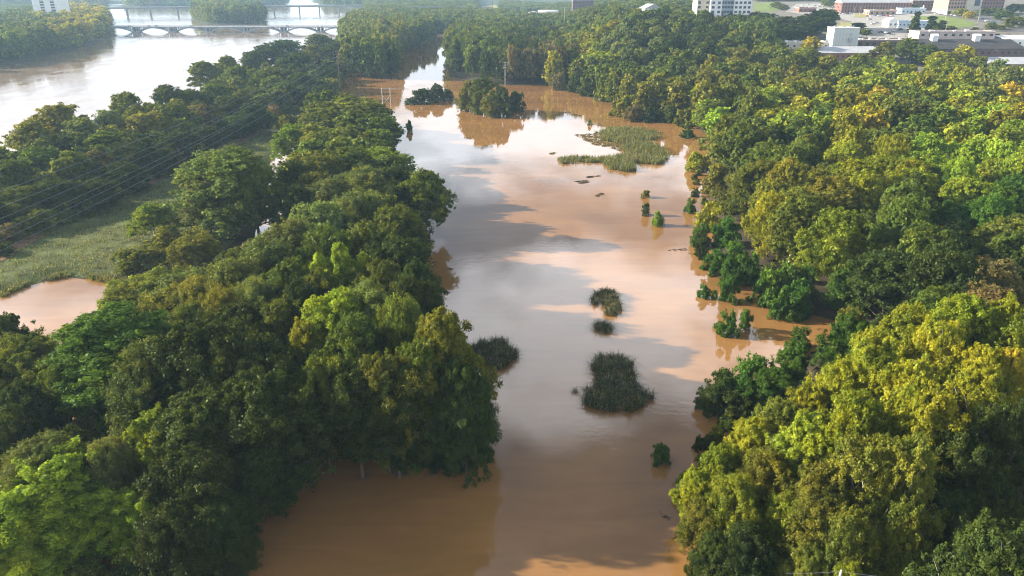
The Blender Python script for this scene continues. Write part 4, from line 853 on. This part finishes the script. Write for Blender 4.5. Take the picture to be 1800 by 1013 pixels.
# brick office block with a stone centre bay
x, y = ground(1712, 27); z = T(x, y); r = empty('office_building', (x, y, z), R(8))
for nm, bx0, bx1, by0, by1, mt in (('wing', -30, -9, 5, 30, BRT), ('wing', 9, 38, 5, 30, BR)):  # tan on the left wing paints its sunlit face into the brick colour
    m = MB(); m.box(bx0, bx1, by0, by1, -3, 34); w = m.build(nm, mt, r); m = MB(); m.box(bx0 - .2, bx1 + .2, by0 - .25, by1 + .2, -3, 5); m.build('stone_base', CREAM, w)
    m = MB(); m.box(-.9, .9, -.08, .1, 0, 2); wm = m.mesh('window', GLS); nn = 6 if bx0 < 0 else 8
    for c in range(nn):
        for k in range(7):
            o = child('window', wm, r); o.location = (bx0 + (bx1 - bx0) * (c + .5) / nn, by0, 6.5 + k * 3.9)
    m = MB(); m.box(-2, 2, -.35, .1, 0, 3); gm2 = m.mesh('ground_floor_window', GLS)
    for c in range(nn // 2): o = child('ground_floor_window', gm2, r); o.location = (bx0 + (bx1 - bx0) * (c + .5) / (nn // 2), by0, .8)
m = MB(); m.prism([(-9, 30), (-9, 3), (-5, -1), (5, -1), (9, 3), (9, 30)], -3, 34); m.build('centre_bay', CREAM, r)
m = MB(); m.box(-3.2, 3.2, -1.15, -.9, 9, 31); m.build('bay_glazing', GLS, r)
tag(r, 'big brick and stone office block at top right corner', 'office building')
building(1527, 1574, 27.5, 14, 4.2, BRT, WHT, 'small brick shop with white roof among the car parks', win=W1(5, 1, 2.2, 2.2, .6, 3), name='shop')
b = building(1584, 1626, 25.5, 14, 5, BLUE, WHT, 'white flat-roofed workshop right of the brick shop', win=W1(6, 1, 1.6, 1.6, 1.5, 3), name='workshop'); vents(b, [(.46, .3, 1, 1, 3)])
building(1561, 1576, 50, 12, 5.5, WHT, WHT, 'little white gabled house left of the blue building', 'y', 0, 2.2, W1(2, 1, 1.2, 1.6, 1.6, 3), name='house', cat='house')
building(1578, 1633, 50.5, 14, 4.6, BLUE, GRYR, 'long pale blue single-storey building in front of the lawn', win=W1(8, 1, 1.2, 1.2, 1.8, 3), name='warehouse')
b = building(1461, 1505, 91, 13, 15.5, METW, WHT, 'tall windowless pale green industrial block above the factory', name='factory_block', parapet=False)
for k in range(1, 8):
    m = MB(); xx = -b[1]/2 + b[1] * k / 8; m.box(xx - .06, xx + .06, -.09, .0, 0, 15.2); m.build('cladding_seam', GRYR, b[0])
m = MB(); m.box(1.6, 4.6, -1.4, -.1, 6.5, 8.6); m.tube([(3.1, -.8, 0), (3.1, -.8, 12.5)], .16, 6); m.box(2.0, 4.2, -.95, -.65, 11.6, 11.8); m.build('wall_duct', GRYR, b[0])
building(1440, 1566, 109, 13, 5, BR, GRYR, 'low brick factory with pale grey metal roof under the tall block', 'shed', 0, 3.2, W1(14, 1, 1.2, 1.2, 2.4, 3), name='factory')
b = building(1368, 1456, 88, 15, 4, CREAM, WHT, 'flat white factory roof left of the tall block', win=W1(8, 1, 1.4, 1.4, 1.4, 3), name='factory'); vents(b, [(-.3, .5, 2.5, 2, 1), (-.1, .6, 2, 2, .8), (.2, .4, 3, 2, .9), (.38, .7, 1.6, 1.6, .8)])
b = building(1506, 1612, 84, 15, 4, BRKD, PNK, 'flat gravel-roofed factory right of the tall block', win=W1(9, 1, 2.4, 2, .8, 3), name='factory'); vents(b, [(-.4, .5, 2, 2, 1), (-.2, .7, 1.5, 1.5, 1), (.05, .4, 2.5, 2, .8), (.3, .7, 1.6, 1.6, 1)])
b = building(1615, 1800, 103, 20, 5.5, BRKD, DKR, 'wide factory with dark sloping roof and white cupolas', 'shed', 0, 5, W1(16, 1, 1.6, 1.6, 2.4, 3), name='factory', side=False)
for fx in (-.27, .14): m = MB(); cx0 = fx * b[1]; m.box(cx0 - 2, cx0 + 2, 15, 19, 9, 13.6); m.gable(cx0 - 2.3, cx0 + 2.3, 14.7, 19.3, 13.6, 14.7); m.build('cupola', WHT, b[0])
b = building(1612, 1745, 80, 16, 8.6, PNK, PNK, 'long gravel-roofed hall behind the dark factory roof', win=W1(10, 1, 2.4, 1.6, 6.0, 3), name='factory', side=False); vents(b, [(-.3, .4, 2, 2, 1), (0, .3, 1.6, 1.6, .8), (.2, .5, 3, 2, 1)])
building(1716, 1870, 128, 14, 4.5, BR, GRYR, 'brick shed with wide pale grey roof at the right edge', 'shed', 0, 3.0, W1(12, 1, 1.2, 1.2, 1.8, 3), name='shed')
building(1766, 1850, 84, 16, 5, WHT, WHT, 'bright white building at right edge behind the dark roof', 'shed', 0, 1.6, W1(5, 1, 1.4, 1.4, 1.8, 3), name='warehouse')
b = building(1404, 1434, 23, 14, 4.5, BR, WHT, 'small red brick building behind the dark tree group', win=W1(4, 1, 1.8, 1.5, 1.4, 3), name='shop'); vents(b, [(.2, .5, 1.5, 1.5, .7)])
building(1433, 1456, 137, 9, 3.2, WHT, PNK, 'pale roofed small house in the trees below the factory', 'y', 0, 2.2, W1(2, 1, 1, 1.2, 1.2, 3), name='house', cat='house')
building(1652, 1692, 132, 7, 3, WHT, CREAM, 'small white shed in trees below the dark roof', 'x', 0, 1.3, W1(3, 1, 1, 1.2, 1.2, 3), name='shed')
# white and blue apartment tower
x, y = ground(1278, 52); z = T(x, y); dd = y * CP + (CAMH - z) * SP; q = dd / FPX
r = empty('apartment_tower', (x, y, z), R(0)); HT = 48
for nm, a, b2, y0, mt, nc in (('pink_wing', -54, -33, 4, CREAM, 3), ('white_wing', -33, -13, 0, WHT, 2), ('glass_core', -13, 8, 2.5, BLUG, 4), ('white_wing', 8, 38, 0, WHT, 4), ):
    m = MB(); m.box(a * q, b2 * q - .004, y0, 22, -2, HT); w = m.build(nm, mt, r); m = MB(); m.box(-1.1, 1.1, -.07, .1, 0, 1.9); wm = m.mesh('window', GLS)
    for c in range(nc):
        for k in range(13):
            if nm == 'pink_wing' and c == 1: continue
            o = child('window', wm, w); o.location = ((a + (b2 - a) * (c + .5) / nc) * q, y0, 1.4 + k * 3.6)
    m = MB(); m.box(a * q, b2 * q - .01, y0 + .1, 21.9, HT + .003, HT + .8); m.build('roof', GRYR, w)
tag(r, 'tall white and blue apartment tower above the right wood', 'apartment tower')
building(1130, 1164, 40, 12, 6, WHT, GRYR, 'white gabled hall poking above the wood near the tower', 'y', R(20), 4, W1(3, 1, 1.2, 1.6, 1.4, 3), name='hall', z_up=6)
b = building(945, 1018, 44, 22, 9, BRT, GRYR, 'long brick museum with grey roof above the peninsula', win=W1(9, 2, 1.4, 1.8, 1.5, 3.8), name='museum_building', z_up=6)
m = MB(); m.prism([(-b[1]/2 + 1 + 14 + 14 * math.cos(a), 12 + 9 * math.sin(a)) for a in np.linspace(0, 6.0, 20)], 9.4, 12.2); m.build('curved_roof', WHT, b[0])
m = MB(); m.tube([(-b[1]/2 - 6, 6, -2), (-b[1]/2 - 6, 6, 9)], 6.5, 20); m.build('round_turret', CREAM, b[0], False); m = MB(); m.tube([(-b[1]/2 - 6, 6, 9.01), (-b[1]/2 - 6, 6, 9.6), (-b[1]/2 - 6, 6, 11.5)], [7.2, 7.2, .4], 20); m.build('turret_roof', GRYR, b[0])
building(1006, 1042, 34, 20, 20, BRKD, GRYR, 'dark brick block behind the museum', win=W1(7, 5, 1.3, 1.8, 1.5, 3.6), name='apartment_block', z_up=4)
building(1012, 1054, 48, 10, 6, WHT, WHT, 'white low building right of the museum', win=W1(6, 1, 1.4, 1.6, 1.5, 3), name='workshop', z_up=5)
# left far bank
x, y = ground(90, 48); z = 1.; dd = y * CP + (CAMH - z) * SP; q = dd / FPX; r = empty('hotel_tower', (x, y, z), R(-4)); HT = 74; hw = 25 * q
m = MB(); m.box(-hw, hw, 0, 20, -3, HT); m.build('wall', WHT, r); m = MB(); m.box(-hw + .2, hw - .2, .2, 19.8, HT + .003, HT + .8); m.build('roof', GRYR, r)
m = MB(); m.box(-2.9, 2.9, -.12, .2, 0, 2.0); wm = m.mesh('window', GLS); m = MB(); m.box(-3.1, 3.1, -1.0, -.13, -.25, -.02); bm_ = m.mesh('balcony', WHT)
for c in (-.30, .46):
    for k in range(20):
        o = child('window', wm, r); o.location = (c * hw, 0, 3 + k * 3.5); o = child('balcony', bm_, r); o.location = (c * hw, 0, 3 + k * 3.5)
tag(r, 'pale tower block with two window columns at top left', 'tower block')
building(-30, 26, 56, 22, 15, CREAM, WHT, 'low pale building with white roof at the top left edge', win=W1(6, 3, 2, 1.8, 1.2, 3.6), name='apartment_block')
building(40, 64, 48, 18, 11, WHT, WHT, 'small white block left of the pale tower', win=W1(4, 3, 1.8, 1.6, 1.2, 3.4), name='apartment_block')

# ------------------------------------------------------------------ cars
def paint(nm, c): return plain(nm, c, .3, .5, .03, 1)
CP_ = {'white': paint('white_car_paint', (.7, .7, .7)), 'dark blue': paint('blue_car_paint', (.04, .07, .16)), 'black': paint('black_car_paint', (.02, .02, .022)), 'silver': paint('silver_car_paint', (.42, .43, .45)), 'red': paint('red_car_paint', (.35, .03, .02))}
TYR = plain('tyre', (.02, .02, .02), .9, .2, .1, 3)
def carmesh(c):
    prof = [(-2.25,.35),(-2.3,.75),(-2.1,.95),(-1.5,1.0),(-.9,1.45),(.7,1.48),(1.35,1.0),(2.1,.88),(2.3,.65),(2.25,.35)]
    bm = bmesh.new(); A = [bm.verts.new((x, -.88, z)) for x, z in prof]; B = [bm.verts.new((x, .88, z)) for x, z in prof]; n = len(prof)
    bm.faces.new(A); bm.faces.new(B[::-1])
    for i in range(n): bm.faces.new((A[i], B[i], B[(i+1) % n], A[(i+1) % n]))
    bmesh.ops.recalc_face_normals(bm, faces=bm.faces); bmesh.ops.bevel(bm, geom=bm.edges[:], offset=.07, segments=2, affect='EDGES')
    me = bpy.data.meshes.new('body'); bm.to_mesh(me); bm.free(); me.materials.append(CP_[c]); return me
m = MB()
for s in (-1, 1): m.add([(-1.25, s*.89, 1.03), (1.2, s*.89, 1.03), (.65, s*.89, 1.4), (-.85, s*.89, 1.4)], [(0,1,2,3) if s < 0 else (3,2,1,0)])
m.add([(1.32,-.7,1.05),(1.32,.7,1.05),(.8,.62,1.47),(.8,-.62,1.47)], [(0,1,2,3)]); m.add([(-1.5,-.7,1.05),(-1.5,.7,1.05),(-.98,.62,1.47),(-.98,-.62,1.47)], [(3,2,1,0)])
GLM = m.mesh('car_glass', GLS)
m = MB(); m.tube([(0, -.12, 0), (0, .12, 0)], .33, 12); WHM = m.mesh('wheel', TYR)
PB = {c: carmesh(c) for c in CP_}
def car(x, y, z, rz, c, px, py, name='parked_car', group='cars parked in the town'):
    r = empty(name, (x, y, z), rz); child('body', PB[c], r); child('window_glass', GLM, r)
    for a, b2 in ((-1.4, -.82), (-1.4, .82), (1.4, -.82), (1.4, .82)): o = child('wheel', WHM, r); o.location = (a, b2, .33)
    if group == 'cars parked in the town': later(r, c + ' parked car', 'car', group, px, py)
    return r
cl = ['white', 'dark blue', 'black', 'silver', 'red', 'white', 'silver']
for i, (px, py) in enumerate([(1472,26),(1478,26.3),(1484,26.6),(1490,27),(1496,26),(1503,23),(1512,23),(1538,30),(1545,30.5),(1552,30),(1559,31),(1568,31),(1524,31),(1530,31.5),(1534,45),(1540,43),(1553,40),(1528,37),(1547,60),(1556,61),
                              (1562,62),(1570,57),(1582,55),(1590,22),(1600,25.5),(1610,25),(1645,27),(1651,27.4),(1662,28),(1672,29),(1678,30),(1693,31),(1700,32),(1706,33),(1716,34),(1725,36),(1735,40),(1745,42),(1775,41),(1790,45),(1500,66),(1508,68),(1432,12),(1440,14),(1420,10),(1410,12)]):
    x, y = ground(px, py); c = cl[(i * 3 + i // 4) % 7]; car(x, y, T(x, y) + .2, R(rnd.choice([80, 92, 5, 15])), c, px, py)
Y0, XX, zd, W = AB
for px, c in ((228,'white'),(262,'dark blue'),(275,'black'),(335,'silver'),(420,'white'),(505,'dark blue')):
    r = car(XX(px), Y0 + 3.5, zd + .25, 0, c, px, 45, 'moving_car', 'cars on the arch bridge'); tag(r, c + ' car on the arch bridge deck' + {228:' near its left end',262:' left of middle',275:'',335:' above the middle pier',420:' by the island',505:' near its right end'}[px], 'car', 'cars on the arch bridge')
A, B, L, gz = GBR; an = math.atan2(B[1] - A[1], B[0] - A[0])
for f, c, w in ((.04, 'white', 'at the left end'), (.10, 'silver', 'second from its left end'), (.3, 'white', 'left of the island'), (.7, 'dark blue', 'right of the island')):
    x = A[0] + (B[0] - A[0]) * f - math.sin(an) * 5; y = A[1] + (B[1] - A[1]) * f + math.cos(an) * 5
    r = car(x, y, gz, an, c, 0, 0, 'moving_car', 'cars on the girder bridge'); tag(r, c + ' car on the girder bridge ' + w, 'car', 'cars on the girder bridge')
# town lamp and utility poles
for i, (px, py, h, lb) in enumerate([(1500,30,14,'thin pale lamp pole by the mill car park'),(1510,29,14,'thin pale lamp pole right of the mill car park pole'),(1518,92,36,'dark pole in front of the gravel roof'),(1540,80,26,'thin pole beside the gravel-roofed hall'),(1571,66,22,'pole right of the white gabled house'),
                                 (1661,38,22,'tall thin lamp pole on the lawn edge'),(1718,42,22,'white lamp pole before the office block'),(1657,78,34,'pale pole among the conifers'),(1743,128,36,'leaning pole in front of the grey shed roof'),(1590,72,16,'short pole by the road behind conifers')]):
    x, y = ground(px, py); z = T(x, y); d = y * CP + (CAMH - z) * SP; H = h * d / FPX; r = empty('street_lamp' if 'lamp' in lb else 'utility_pole', (x, y, z))
    m = MB(); m.tube([(0,0,-.5),(0,0,H)], [.15,.1], 6); m.build('pole', PPALE if 'pale' in lb or 'lamp' in lb else POLE, r)
    m = MB(); m.box(-.9, .9, -.15, .15, H - .1, H + .12); m.build('lamp_head' if 'lamp' in lb else 'crossarm', PPALE, r); tag(r, lb, 'street lamp' if 'lamp' in lb else 'utility pole')

flush_labels()

# ------------------------------------------------------------------ haze: one closed box of even air
hm, t_, n_, l_, o_ = newmat('haze'); pv = n_.new('ShaderNodeVolumePrincipled'); pv.inputs['Color'].default_value = (.5, .76, 1.0, 1); pv.inputs['Density'].default_value = .00013; pv.inputs['Anisotropy'].default_value = .2
l_.new(pv.outputs[0], o_.inputs['Volume'])
m = MB(); m.box(-4500, 9500, -200, 9500, -4, 96); hz_ = m.build('haze', hm); tag(hz_, 'thin blue haze over river and town', 'haze', kind='stuff')
